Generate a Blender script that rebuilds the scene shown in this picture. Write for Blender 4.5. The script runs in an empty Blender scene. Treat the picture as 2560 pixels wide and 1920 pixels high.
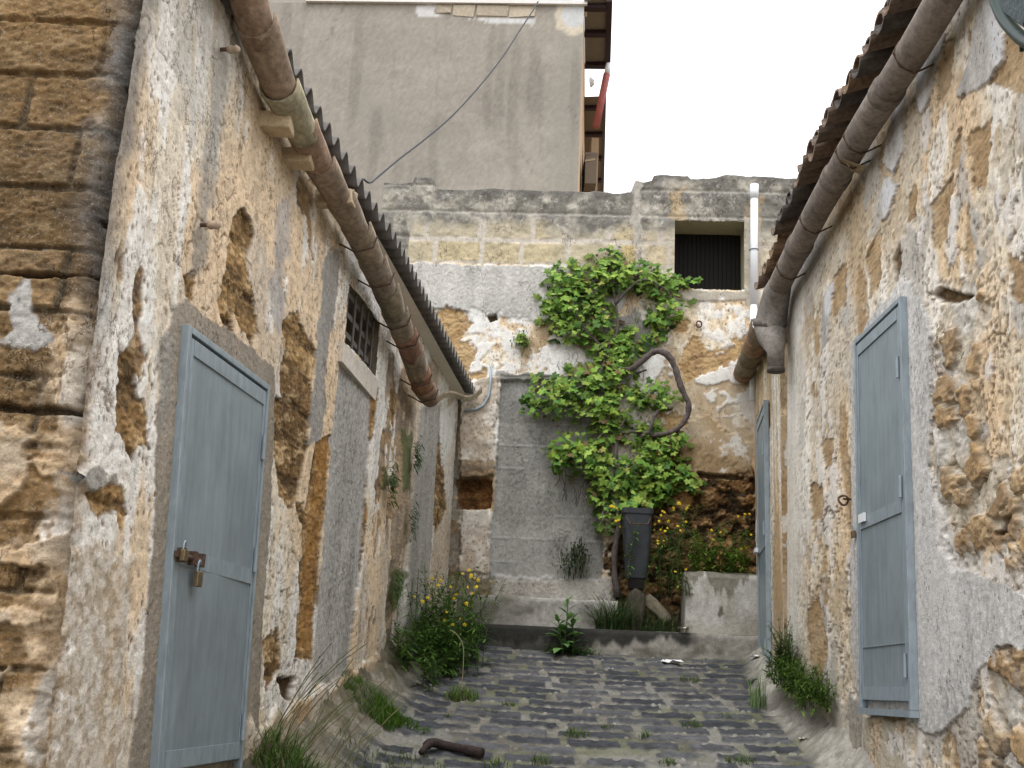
import bpy, math, random
import numpy as np
from mathutils import Vector
rnd = random.Random(7)
sin, cos, pi, R = math.sin, math.cos, math.pi, math.radians
SC = bpy.context.scene
COL = SC.collection

# ------------------------------------------------------------------ camera
CZ = 1.75
C = np.array([0, 0, CZ])
F_PX, PITCH, ROLL = 2780.0, R(15.24), .05
Fv = np.array([0, cos(PITCH), sin(PITCH)])
_u0 = np.array([0, -sin(PITCH), cos(PITCH)]); _r0 = np.array([1., 0, 0])
Rv = _r0*cos(ROLL)+_u0*sin(ROLL); Uv = -_r0*sin(ROLL)+_u0*cos(ROLL)
K = 2560/2212
def ray(px, py): return Fv*F_PX+Rv*(px-1280)-Uv*(py-960)
def hit(px, py, p0, n):
    d = ray(px, py); p0 = np.array(p0, float); n = np.array(n, float)
    return C+d*(np.dot(p0-C, n)/np.dot(d, n))
cam = bpy.data.cameras.new('camera'); cam.sensor_width = 36; cam.lens = 36*F_PX/2560
cam.clip_end = 2000; cam.clip_start = .05
co = bpy.data.objects.new('camera', cam); COL.objects.link(co)
from mathutils import Matrix
co.matrix_world = Matrix([[Rv[0], Uv[0], -Fv[0], 0], [Rv[1], Uv[1], -Fv[1], 0], [Rv[2], Uv[2], -Fv[2], CZ], [0, 0, 0, 1]])
SC.camera = co

# ------------------------------------------------------------------ surfaces of the alley
def fz(Y):                                   # slope of the alley floor
    Y = np.asarray(Y, float)
    return np.where(Y > 4, 1.4+.2095*(Y-7), .7715+.14*(Y-4))
def XL(Y, z):                                # left wall, leaning back near the door
    b = .05*np.clip((7-Y)/2.2, 0, 1.2)
    return -1.85+.119*Y-b*(z-1.35)
YK = 8.45
def XR(Y, z):                                # right wall up to the corner
    return 2.1+.003*Y+.018*(z-1.4)
def XR2(Y, z):                               # rear facade behind it, flaring out
    return 2.115+.137*(Y-YK)+0*z
BN = np.array([.065, 1, 0])/math.hypot(.065, 1)      # away from camera
BA = np.array([1, -.065, 0])/math.hypot(.065, 1)
BP = np.array([0, 11., 0])
def hitX(fn, px, py, off=0.):
    d = ray(px, py); d = d/d[1]
    lo, hi = 1.5, 18.
    g = lambda t: (C[0]+d[0]*t)-fn(t, C[2]+d[2]*t)-off
    gl = g(lo)
    for _ in range(48):
        m = (lo+hi)/2
        if (g(m) > 0) == (gl > 0): lo = m
        else: hi = m
    return C+d*lo
def hL(px, py, off=0.): return hitX(XL, px, py, off)
def hR(px, py, off=0.): return hitX(XR, px, py, -off)
def hR2(px, py, off=0.): return hitX(XR2, px, py, -off)
def hB(px, py, off=0.): return hit(px, py, BP-BN*off, BN)
def hF(px, py):
    d = ray(px, py); t = (1.4-.2095*7-CZ)/(d[2]-.2095*d[1]); return C+d*t
def q(*pts): return [(x*K, y*K) for x, y in pts]

# ------------------------------------------------------------------ numpy noise
def _h(ix, iy, s):
    with np.errstate(over='ignore'):
        n = (ix.astype(np.int64)*374761393+iy.astype(np.int64)*668265263+s*1274126177).astype(np.uint32)
        n = (n ^ (n >> np.uint32(13)))*np.uint32(1274126177)
        n = n ^ (n >> np.uint32(16))
        n = n*np.uint32(2246822519); n = n ^ (n >> np.uint32(15))
    return n.astype(np.float64)/4294967295.0
def vn(x, y, s=0):
    xi = np.floor(x); yi = np.floor(y); fx = x-xi; fy = y-yi
    fx = fx*fx*fx*(fx*(fx*6-15)+10); fy = fy*fy*fy*(fy*(fy*6-15)+10)
    xi = xi.astype(np.int64); yi = yi.astype(np.int64)
    a = _h(xi, yi, s); b = _h(xi+1, yi, s); c = _h(xi, yi+1, s); d = _h(xi+1, yi+1, s)
    return (a*(1-fx)+b*fx)*(1-fy)+(c*(1-fx)+d*fx)*fy
def fbm(x, y, o=4, s=0, g=.5):               # about -1..1
    r = 0; a = 1.; t = 0
    for i in range(o):
        r = r+a*(vn(x*2**i*1.0+i*17.3, y*2**i+i*9.1, s+i*31)*2-1); t += a; a *= g
    return r/t*1.6
def worley(x, y, s=0, j=.9):
    xi = np.floor(x).astype(np.int64); yi = np.floor(y).astype(np.int64)
    f1 = np.full(x.shape, 9.); f2 = np.full(x.shape, 9.); cid = np.zeros(x.shape)
    for dx in (-1, 0, 1):
        for dy in (-1, 0, 1):
            cx = xi+dx; cy = yi+dy
            px = cx+.5+j*(_h(cx, cy, s)-.5); py = cy+.5+j*(_h(cx, cy, s+77)-.5)
            d = np.hypot(px-x, py-y); cl = d < f1
            f2 = np.where(cl, f1, np.minimum(f2, d)); cid = np.where(cl, _h(cx, cy, s+191), cid); f1 = np.where(cl, d, f1)
    return f1, f2, cid
def ss(a, b, x):
    t = np.clip((x-a)/(b-a), 0, 1); return t*t*(3-2*t)
def mix(a, b, t): return a+(b-a)*(t[:, None] if np.ndim(t) else t)
def rgb(*c): return np.array(c, float)
def sdf(x, y, poly):                         # signed distance, negative inside
    P = np.array(poly, float); n = len(P)
    out = np.full(x.shape, 9.)
    m = .5
    sel = (x > P[:, 0].min()-m) & (x < P[:, 0].max()+m) & (y > P[:, 1].min()-m) & (y < P[:, 1].max()+m)
    xs = x[sel]; ys = y[sel]
    if xs.size == 0: return out
    d = np.full(xs.shape, 1e9); sgn = np.ones(xs.shape)
    for i in range(n):
        ax, ay = P[i]; bx, by = P[i-1]
        ex, ey = bx-ax, by-ay; wx = xs-ax; wy = ys-ay
        t = np.clip((wx*ex+wy*ey)/(ex*ex+ey*ey+1e-12), 0, 1)
        d = np.minimum(d, (wx-ex*t)**2+(wy-ey*t)**2)
        c1 = ys >= ay; c2 = ys < by; c3 = ex*wy > ey*wx
        sgn = np.where((c1 & c2 & c3) | (~c1 & ~c2 & ~c3), -sgn, sgn)
    out[sel] = sgn*np.sqrt(d)
    return out

# ------------------------------------------------------------------ materials
def mat(name, base=None, rough=.9, metal=0., scale=40., amt=.25, bump=.3, bdist=.004, spec=.25, trans=0., streak=None, fine=0, pits=0.):
    m = bpy.data.materials.new(name); m.use_nodes = True; nt = m.node_tree; N = nt.nodes; L = nt.links
    b = N['Principled BSDF']; b.inputs['Roughness'].default_value = rough; b.inputs['Metallic'].default_value = metal
    b.inputs['Specular IOR Level'].default_value = spec
    tc = N.new('ShaderNodeTexCoord')
    nz = N.new('ShaderNodeTexNoise'); nz.inputs['Scale'].default_value = scale; nz.inputs['Detail'].default_value = 5; nz.inputs['Roughness'].default_value = .65
    if streak:
        mp = N.new('ShaderNodeMapping'); mp.inputs['Scale'].default_value = streak
        L.new(tc.outputs['Object'], mp.inputs['Vector']); L.new(mp.outputs['Vector'], nz.inputs['Vector'])
    else: L.new(tc.outputs['Object'], nz.inputs['Vector'])
    if fine:
        n2 = N.new('ShaderNodeTexNoise'); n2.inputs['Scale'].default_value = fine; n2.inputs['Detail'].default_value = 4; n2.inputs['Roughness'].default_value = .75
        L.new(tc.outputs['Object'], n2.inputs['Vector'])
        ad = N.new('ShaderNodeMath'); ad.operation = 'ADD'; L.new(nz.outputs['Fac'], ad.inputs[0]); L.new(n2.outputs['Fac'], ad.inputs[1])
        hf = N.new('ShaderNodeMath'); hf.operation = 'MULTIPLY'; hf.inputs[1].default_value = .5; L.new(ad.outputs[0], hf.inputs[0]); src = hf.outputs[0]
    else: src = nz.outputs['Fac']
    mr = N.new('ShaderNodeMapRange'); mr.inputs['From Min'].default_value = .25; mr.inputs['From Max'].default_value = .75
    mr.inputs['To Min'].default_value = 1-amt; mr.inputs['To Max'].default_value = 1+amt
    L.new(src, mr.inputs['Value'])
    mx = N.new('ShaderNodeMix'); mx.data_type = 'RGBA'; mx.blend_type = 'MULTIPLY'; mx.inputs[0].default_value = 1
    if base is None:
        at = N.new('ShaderNodeAttribute'); at.attribute_name = 'col'; L.new(at.outputs['Color'], mx.inputs[6])
    else: mx.inputs[6].default_value = (*base, 1)
    cb = N.new('ShaderNodeCombineColor'); 
    for i in range(3): L.new(mr.outputs['Result'], cb.inputs[i])
    L.new(cb.outputs['Color'], mx.inputs[7])
    bcol = mx.outputs[2]
    if pits:
        def node(t, **kw):
            n = N.new(t)
            for k_, v_ in kw.items(): setattr(n, k_, v_)
            return n
        def mth(op, a, bb=None):
            n = N.new('ShaderNodeMath'); n.operation = op
            for i_, v_ in enumerate((a, bb)):
                if v_ is None: continue
                if isinstance(v_, (int, float)): n.inputs[i_].default_value = v_
                else: L.new(v_, n.inputs[i_])
            return n.outputs[0]
        def rng(x, a, bb, c=0., d=1.):
            n = N.new('ShaderNodeMapRange'); n.clamp = True
            for i_, v_ in zip(('From Min', 'From Max', 'To Min', 'To Max'), (a, bb, c, d)): n.inputs[i_].default_value = v_
            L.new(x, n.inputs['Value']); return n.outputs['Result']
        mp2 = N.new('ShaderNodeMapping'); mp2.inputs['Scale'].default_value = (1, 1, .5); L.new(tc.outputs['Object'], mp2.inputs['Vector'])
        def noi(sc, det, ro=.6, vec=None):
            n = N.new('ShaderNodeTexNoise'); n.inputs['Scale'].default_value = sc; n.inputs['Detail'].default_value = det; n.inputs['Roughness'].default_value = ro
            L.new(vec or tc.outputs['Object'], n.inputs['Vector']); return n.outputs['Fac']
        big = noi(2.2, 2); cr_ = noi(5.5, 5, .62, mp2.outputs['Vector'])
        line = mth('MULTIPLY', rng(mth('ABSOLUTE', mth('SUBTRACT', cr_, .5)), .0, .010, 1, 0), rng(big, .47, .58))
        vo = N.new('ShaderNodeTexVoronoi'); vo.inputs['Scale'].default_value = 42; L.new(mp2.outputs['Vector'], vo.inputs['Vector'])
        sx = N.new('ShaderNodeSeparateColor'); L.new(vo.outputs['Color'], sx.inputs['Color'])
        pit = mth('MULTIPLY', mth('MULTIPLY', rng(vo.outputs['Distance'], .16, .30, 1, 0), rng(sx.outputs[0], .70, .74)), rng(noi(3.1, 2), .42, .56))
        spk = rng(noi(150, 2, .7), .63, .75)
        dk = mth('MAXIMUM', mth('MAXIMUM', mth('MULTIPLY', line, .8), mth('MULTIPLY', pit, .75)), mth('MULTIPLY', spk, .35))
        m2 = N.new('ShaderNodeMix'); m2.data_type = 'RGBA'; m2.blend_type = 'MULTIPLY'; L.new(mth('MULTIPLY', dk, pits), m2.inputs[0]); L.new(mx.outputs[2], m2.inputs[6]); m2.inputs[7].default_value = (.20, .145, .10, 1)
        lt = N.new('ShaderNodeMix'); lt.data_type = 'RGBA'; L.new(mth('MULTIPLY', rng(noi(95, 3, .75), .57, .68), .30*pits), lt.inputs[0]); L.new(m2.outputs[2], lt.inputs[6]); lt.inputs[7].default_value = (.70, .66, .60, 1)
        bcol = lt.outputs[2]
        src = mth('SUBTRACT', src, mth('MULTIPLY', dk, .5))
    L.new(bcol, b.inputs['Base Color'])
    if bump:
        bp = N.new('ShaderNodeBump'); bp.inputs['Strength'].default_value = bump; bp.inputs['Distance'].default_value = bdist
        L.new(src, bp.inputs['Height']); L.new(bp.outputs['Normal'], b.inputs['Normal'])
    if trans:
        tr = N.new('ShaderNodeBsdfTranslucent'); L.new(mx.outputs[2], tr.inputs['Color'])
        ms = N.new('ShaderNodeMixShader'); ms.inputs[0].default_value = trans
        L.new(b.outputs[0], ms.inputs[1]); L.new(tr.outputs[0], ms.inputs[2]); L.new(ms.outputs[0], N['Material Output'].inputs['Surface'])
    return m
M = dict(
    wall=mat('weathered_wall', None, .95, 0, 110, .40, .9, .010, .1, fine=22, pits=.8),
    render=mat('cement_render', None, .95, 0, 60, .20, .6, .005, .1, fine=18),
    pave=mat('damp_basalt_and_soil', None, .85, 0, 90, .45, .7, .006, .2, fine=25),
    clay=mat('old_clay', None, .85, 0, 34, .75, .6, .008, .22, fine=7),
    stone=mat('rough_stone', None, .95, 0, 70, .42, .8, .010, .1, fine=18),
    sheet=mat('weathered_fibre_cement', (.125, .115, .105), .9, 0, 12, .35, .3),
    galv=mat('galvanised_steel', (.245, .295, .328), .45, .15, 3.2, .36, .05, .002, .5, streak=(7, 7, .8), fine=1.6),
    galvframe=mat('galvanised_frame', (.275, .33, .37), .45, .15, 9, .25, .05, .002, .5, streak=(3, 3, 1)),
    iron=mat('rusty_iron', (.11, .07, .052), .8, .3, 60, .5, .6, .003),
    dark=mat('dark_wood', (.012, .011, .010), .8, 0, 20, .4, .3, streak=(18, 18, 1)),
    bar=mat('weathered_grey_iron', (.16, .145, .135), .8, .2, 60, .4, .5, .003),
    brass=mat('worn_brass', (.22, .17, .10), .45, .7, 40, .3, .2),
    white=mat('white_plastic', (.78, .80, .83), .35, 0, 8, .05, 0),
    leaf=mat('leaf', None, .55, 0, 30, .18, 0, trans=.30),
    bark=mat('bark', (.105, .085, .078), .95, 0, 30, .5, .9, .01),
    plastic=mat('grey_plastic', (.036, .041, .047), .55, 0, 14, .25, .1),
    cable=mat('black_cable', (.035, .037, .045), .6, 0, 30, .1, 0),
    paper=mat('paper', None, .8, 0, 20, .1, .1),
    green=mat('dark_green_paint', (.012, .032, .026), .4, .1, 25, .4, .3),
    maroon=mat('maroon_paint', (.030, .014, .017), .6, 0, 10, .2, 0),
    redpipe=mat('faded_red_plastic', (.34, .10, .09), .6, 0, 10, .2, 0),
    grass=mat('grass', None, .6, 0, 20, .2, 0, trans=.28),
    ground=mat('earth', (.16, .13, .09), .95, 0, 3, .3, .4),
)

# ------------------------------------------------------------------ object helpers
def tag(o, label=None, cat=None, group=None, kind=None):
    if label: o['label'] = label
    if cat: o['category'] = cat
    if group: o['group'] = group
    if kind: o['kind'] = kind
    return o
def thing(name, loc, label, cat, group=None):
    o = bpy.data.objects.new(name, None); COL.objects.link(o); o.location = tuple(float(v) for v in loc); o.empty_display_size = .2
    return tag(o, label, cat, group)
def root_loc(p):
    v = Vector((0, 0, 0))
    while p is not None: v += p.location; p = p.parent
    return np.array(v)
def link(name, me, m, parent):
    o = bpy.data.objects.new(name, me); COL.objects.link(o); me.materials.append(m)
    if parent is not None: o.parent = parent
    return o
class MB:
    def __init__(s): s.v = []; s.f = []; s.c = []
    def add(s, vs, fs, c=(.5, .5, .5)):
        o = len(s.v); s.v += [tuple(v) for v in vs]; s.f += [tuple(i+o for i in f) for f in fs]
        if isinstance(c, list): s.c += c
        else: s.c += [tuple(c)]*len(vs)
        return s
    def box(s, o, a, b, c, col=(.5, .5, .5), wob=0):       # origin and three edge vectors
        o, a, b, c = [np.array(t, float) for t in (o, a, b, c)]
        P = [o, o+a, o+a+b, o+b, o+c, o+a+c, o+a+b+c, o+b+c]
        if wob: P = [p+np.array([rnd.uniform(-wob, wob) for _ in range(3)]) for p in P]
        return s.add(P, [(0, 3, 2, 1), (4, 5, 6, 7), (0, 1, 5, 4), (1, 2, 6, 5), (2, 3, 7, 6), (3, 0, 4, 7)], col)
    def tube(s, pts, r, n=8, col=(.5, .5, .5), cap=True, colf=None):
        pts = [np.array(p, float) for p in pts]; rs = r if isinstance(r, (list, tuple)) else [r]*len(pts)
        vs = []; fs = []; prev = None; cs = []
        for i, p in enumerate(pts):
            t = pts[min(i+1, len(pts)-1)]-pts[max(i-1, 0)]; t = t/(np.linalg.norm(t)+1e-9)
            if prev is None:
                h = np.array([0, 0, 1.]) if abs(t[2]) < .9 else np.array([1., 0, 0]); u = np.cross(t, h)
            else: u = prev-t*np.dot(prev, t)
            u = u/(np.linalg.norm(u)+1e-9); prev = u; w = np.cross(t, u)
            for k in range(n):
                a = 2*pi*k/n; vs.append(p+(u*cos(a)+w*sin(a))*rs[i]); cs.append(tuple(colf(i/(len(pts)-1))) if colf else tuple(col))
        for i in range(len(pts)-1):
            for k in range(n):
                fs.append((i*n+k, i*n+(k+1) % n, (i+1)*n+(k+1) % n, (i+1)*n+k))
        if cap: fs.append(tuple(range(n))[::-1]); fs.append(tuple((len(pts)-1)*n+k for k in range(n)))
        return s.add(vs, fs, cs)
    def build(s, name, m, parent=None, smooth=False, bevel=0):
        off = root_loc(parent) if parent is not None else np.zeros(3)
        me = bpy.data.meshes.new(name); me.from_pydata([tuple(float(a-b) for a, b in zip(v, off)) for v in s.v], [], s.f); me.update()
        at = me.color_attributes.new('col', 'FLOAT_COLOR', 'POINT')
        arr = np.ones((len(s.v), 4), np.float32); arr[:, :3] = np.array(s.c, np.float32).reshape(-1, 3); at.data.foreach_set('color', arr.ravel())
        if smooth: me.polygons.foreach_set('use_smooth', [True]*len(me.polygons))
        o = link(name, me, m, parent)
        if bevel:
            b = o.modifiers.new('bevel', 'BEVEL'); b.width = bevel; b.segments = 2; b.limit_method = 'ANGLE'
        return o
def grid(name, P, colr, m, parent=None, skip=None, flip=False, smooth=True):
    """P (rows, cols, 3) world points"""
    nr, nc, _ = P.shape
    off = root_loc(parent) if parent is not None else np.zeros(3)
    V = (P-off).reshape(-1, 3).astype(np.float32)
    i = np.arange(nr*nc).reshape(nr, nc)
    Q = np.stack([i[:-1, :-1], i[:-1, 1:], i[1:, 1:], i[1:, :-1]], -1).reshape(-1, 4)
    if skip is not None: Q = Q[~(skip[Q].all(1))]
    if flip: Q = Q[:, ::-1]
    me = bpy.data.meshes.new(name); me.vertices.add(len(V)); me.vertices.foreach_set('co', V.ravel())
    me.loops.add(Q.size); me.loops.foreach_set('vertex_index', Q.ravel().astype(np.int32))
    me.polygons.add(len(Q)); me.polygons.foreach_set('loop_start', np.arange(0, Q.size, 4, dtype=np.int32))
    me.polygons.foreach_set('loop_total', np.full(len(Q), 4, np.int32))
    me.update(calc_edges=True); me.validate()
    at = me.color_attributes.new('col', 'FLOAT_COLOR', 'POINT')
    c = np.ones((len(V), 4), np.float32); c[:, :3] = np.clip(colr, 0.004, .9); at.data.foreach_set('color', c.ravel())
    me.polygons.foreach_set('use_smooth', np.full(len(me.polygons), smooth))
    return link(name, me, m, parent)

class Layers:
    """colour and relief of a wall, painted patch by patch in wall coordinates"""
    def __init__(s, x, y, base, rel, wseed=0):
        s.x, s.y, s.c, s.d = x, y, base.copy(), rel.copy()
        s.w1 = fbm(x*7, y*7, 4, 501+wseed); s.w2 = fbm(x*26, y*26, 3, 611+wseed)
    def mask(s, poly, soft=.006, warp=.03):
        d = sdf(s.x, s.y, poly)+warp*s.w1+warp*.5*s.w2; s.last = d; soft = soft*.7
        return ss(soft, -soft, d)
    def lip(s, a=.6, w=.011, col=(.13, .095, .065)):   # painted shadow gap with some dirt along the last patch's broken edge
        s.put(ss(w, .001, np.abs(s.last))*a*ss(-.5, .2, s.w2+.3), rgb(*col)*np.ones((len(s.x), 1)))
    def put(s, m, c, rel=None, keep=0.):
        s.c = s.c+(c-s.c)*m[:, None]
        if rel is not None: s.d = s.d*(1-m*(1-keep))+rel*m
# colour fields ------------------------------------------------------------
def stone_col(x, y, sd=0, tint=1.):
    a = fbm(x*1.3, y*3.5, 4, 11+sd); b = fbm(x*9, y*20, 4, 23+sd); c = fbm(x*45, y*60, 2, 37+sd)
    k = mix(rgb(.20, .118, .050), rgb(.39, .240, .105), ss(-.6, .6, a*.8+b*.4))
    k = mix(k, rgb(.56, .42, .25), ss(.25, .8, b+.4*c)*.6); k = k*(1+.22*c[:, None])
    k = mix(k, rgb(.10, .065, .035), ss(.25, .8, -b-.25*c)*.75)
    rel = .007*a+.006*b+.006*c
    return k*tint, rel
def plaster_col(x, y, sd=0):
    a = fbm(x*1.6, y*1.1, 4, 51+sd); b = fbm(x*6, y*3.2, 4, 63+sd); c = fbm(x*34, y*30, 3, 71+sd); st = fbm(x*11, y*.9, 3, 83+sd)
    k = mix(rgb(.80, .71, .575), rgb(.77, .60, .415), ss(-.25, .4, a+.3*b))
    k = mix(k, rgb(.84, .82, .785), ss(-.05, .22, -a*.75+.55*st+.35*b+.06*c)*.85)
    k = mix(k, rgb(.50, .45, .38), ss(.4, .85, -st+.4*b)*.25)
    k = k*(1+.16*c[:, None]+.07*b[:, None])
    f1, f2, cid = worley(x*26, y*17, 9+sd)
    pit = ss(.30, .12, f1)*(cid > .72)*ss(-.3, .4, b+.4*a)
    k = mix(k, rgb(.20, .13, .075), pit*.85)
    f1, f2, cid = worley(x*9+b*.5, y*5+a, 19+sd)
    crack = ss(.07, .015, (f2-f1)+.05*(c+.3))*ss(.1, .5, fbm(x*2.2, y*1.4, 3, 97+sd))
    k = mix(k, rgb(.24, .17, .11), crack*.75)
    f3, f4, c4 = worley(x*15+.6*b, y*5.5+.4*c, 43+sd); vc = ss(.055, .012, (f4-f3)+.04*c)*ss(.0, .35, fbm(x*2.6, y*1.9, 3, 99+sd)); k = mix(k, rgb(.21, .15, .095), vc*.7)
    flake = (cid-.5)*.010*ss(0, .4, b)
    f1, f2, c3 = worley(x*48, y*40, 29+sd); sp = ss(.38, .2, f1)*(c3 > .82); k = mix(k, rgb(.30, .22, .14), sp*.5)
    return k, .003*a+.004*b+.003*c-.008*pit-.008*crack+flake*.8
def grey_col(x, y, sd=0, base=(.36, .335, .30), speck=.35):
    a = fbm(x*2, y*1.3, 4, 101+sd); c = fbm(x*60, y*50, 3, 113+sd); st = fbm(x*10, y*.8, 3, 119+sd)
    k = rgb(*base)*(1+.16*a[:, None]+.12*st[:, None]+speck*.5*c[:, None])
    return k, .003*a+.003*c
def blocks(x, y, w, h, sd=0, joint=.012, jit=.18):
    r = np.floor(y/h+.05*fbm(x*1.5, y*1.5, 2, 5+sd)); ri = r.astype(np.int64)
    fy = y/h-r+.05*fbm(x*1.5, y*1.5, 2, 5+sd)
    u = x/w+.5*(ri % 2)+jit*2*_h(ri, ri*0+3, sd); ci = np.floor(u)
    fx = u-ci
    d = np.minimum(np.minimum(fx, 1-fx)*w, np.minimum(fy, 1-fy)*h)+.006*fbm(x*14, y*14, 3, 7+sd)
    return ss(0, joint, d-joint*.6), _h(ci.astype(np.int64), ri, 13+sd)
print('helpers ok')

# ================================================================== LEFT HOUSE
def wL(pts, q_=True): return [tuple(hL(*p)[1:]) for p in (q(*pts) if q_ else pts)]
def wR(pts, q_=True): return [tuple(hR(*p)[1:]) for p in (q(*pts) if q_ else pts)]
def wB(pts, q_=True):
    r = []
    for p in (q(*pts) if q_ else pts):
        h = hB(*p); r.append((h[0], h[2]))
    return r
NL = np.array([1, -.119, 0])/math.hypot(1, .119); AL = np.array([.119, 1, 0])/math.hypot(1, .119)
ROOF_L = 4.72                                # height of the eave, left
left = thing('stone_house', (-1.2, 5, 1.0), 'low left house, cream plaster peeling off brown stone, corrugated roof and clay gutter', 'house')
def YC(z): return np.interp(z, [1.0, 1.45, 1.8, 2.9, 3.58, 4.4, 5], [3.71, 3.73, 3.75, 3.785, 3.83, 3.95, 4.0])
def hE(px, py):                              # point on the end wall, which faces down the alley
    d = ray(px, py); t = 3.8/d[1]
    for _ in range(8): t = float(YC(C[2]+d[2]*t))/d[1]
    return C+d*t
def wE(pts): return [tuple(hE(*p)[[0, 2]]) for p in q(*pts)]
def end_wall():
    n, m_ = 330, 760
    u, zz = np.meshgrid(np.linspace(0, 1, n)**1.25*2.4, np.linspace(.3, 5.2, m_)); Yc = YC(zz); Xg = XL(Yc, zz)-u
    x = Xg.ravel(); y = zz.ravel(); uu = u.ravel()
    sc, sr = stone_col(x, y, 0)
    jb, bid = blocks(x+.1, y+.03, .50, .25, 3, .010, .15)
    n1 = fbm(x*2.2, y*2.6, 4, 257); n2 = fbm(x*9, y*9, 4, 217)
    sc = mix(sc, mix(rgb(.33, .225, .12), rgb(.27, .19, .105), ss(-.4, .4, n1)), .5*np.ones(len(x))); k = mix(sc*(.70+.55*bid[:, None]), rgb(.16, .12, .075)*np.ones((len(x), 1)), (1-jb)*ss(-.45, .0, n1+.2)); k = k*rgb(.60, .585, .56)
    L = Layers(x, y, k, .8*sr-.020*(1-jb)+.016*(bid-.5)+.008*fbm(x*3.4, y*3.4, 4, 247), 15)
    # pale mortar and plaster clinging to the joints and blocks
    pc, pr = plaster_col(x, y, 40); wv = fbm(x*5, y*8, 5, 277)
    f1, f2, cd = worley(x*16, y*20, 279)
    L.put(ss(.38, .62, wv+.25*n2-.4*ss(2.6, 3.2, y))*.45, mix(rgb(.44, .36, .26), rgb(.28, .205, .12), ss(-.2, .4, n2))*(1+.2*L.w2)[:, None], .012)
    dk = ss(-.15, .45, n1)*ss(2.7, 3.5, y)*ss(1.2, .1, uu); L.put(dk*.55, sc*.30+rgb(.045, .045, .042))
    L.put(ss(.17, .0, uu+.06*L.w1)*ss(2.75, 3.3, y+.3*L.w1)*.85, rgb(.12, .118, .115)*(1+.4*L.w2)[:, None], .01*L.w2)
    L.put(ss(.16, .02, uu+.07*L.w1+.05*L.w2)*ss(3.1, 2.75, y+.2*L.w1)*.85, pc*.92, .012+.014*L.w2)
    for P in ([(-80, 905), (50, 930), (78, 1000), (60, 1060), (10, 1090), (-80, 1080)], [(70, 985), (135, 1000), (125, 1050), (80, 1035)], [(-80, 1185), (60, 1180), (130, 1200), (110, 1232), (40, 1225), (-80, 1222)],
              [(-80, 1315), (60, 1318), (130, 1325), (100, 1345), (-80, 1340)], [(-80, 1400), (30, 1430), (70, 1470), (100, 1500), (40, 1490), (-80, 1475)], [(150, 690), (205, 720), (190, 800), (170, 900), (140, 880), (150, 780)], [(95, 1180), (150, 1150), (150, 1330), (128, 1330)], [(110, 1400), (140, 1400), (130, 1700), (100, 1700)]):
        L.put(L.mask(wE(P), .012, .035)*.9, mix(pc*rgb(.66, .62, .56), rgb(.42, .34, .25)*np.ones((len(x), 1)), ss(0, .5, n2)), .028+.008*L.w2)
    for P in ([(130, 1018), (205, 1006), (232, 1040), (215, 1062), (150, 1042)], [(24, 640), (58, 610), (70, 680), (112, 732), (80, 750), (-30, 746), (30, 715)]):
        gc, gr = grey_col(x, y, 3, (.40, .39, .37)); L.put(L.mask(wE(P), .01, .02), gc, .010+gr)
    for P in ([(-60, 868), (0, 872), (60, 881), (110, 876), (160, 882), (222, 868), (200, 888), (120, 896), (60, 890), (-60, 884)], [(256, 330), (300, 350), (290, 362), (258, 345)], [(262, 172), (320, 180), (310, 196), (265, 190)], [(210, 466), (240, 462), (235, 478), (212, 476)], [(-40, 588), (120, 592), (200, 586), (200, 592), (100, 599), (-40, 594)]):
        L.put(L.mask(wE(P), .008, .008)*.9, sc*.18, -.05)
    L.put(ss(1.9, 1.2, y)*.3, rgb(.24, .17, .09)*(1+.3*L.w2)[:, None])
    rnd_ = .10*ss(.11, .0, u)**2
    P = np.stack([Xg, Yc+rnd_-L.d.reshape(u.shape), zz], -1)
    P[:, 0] = np.stack([XL(Yc[:, 0], zz[:, 0])-.01, Yc[:, 0]+.06, zz[:, 0]], -1)
    grid('end_wall', P, L.c, M['wall'], left, flip=True)
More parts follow.
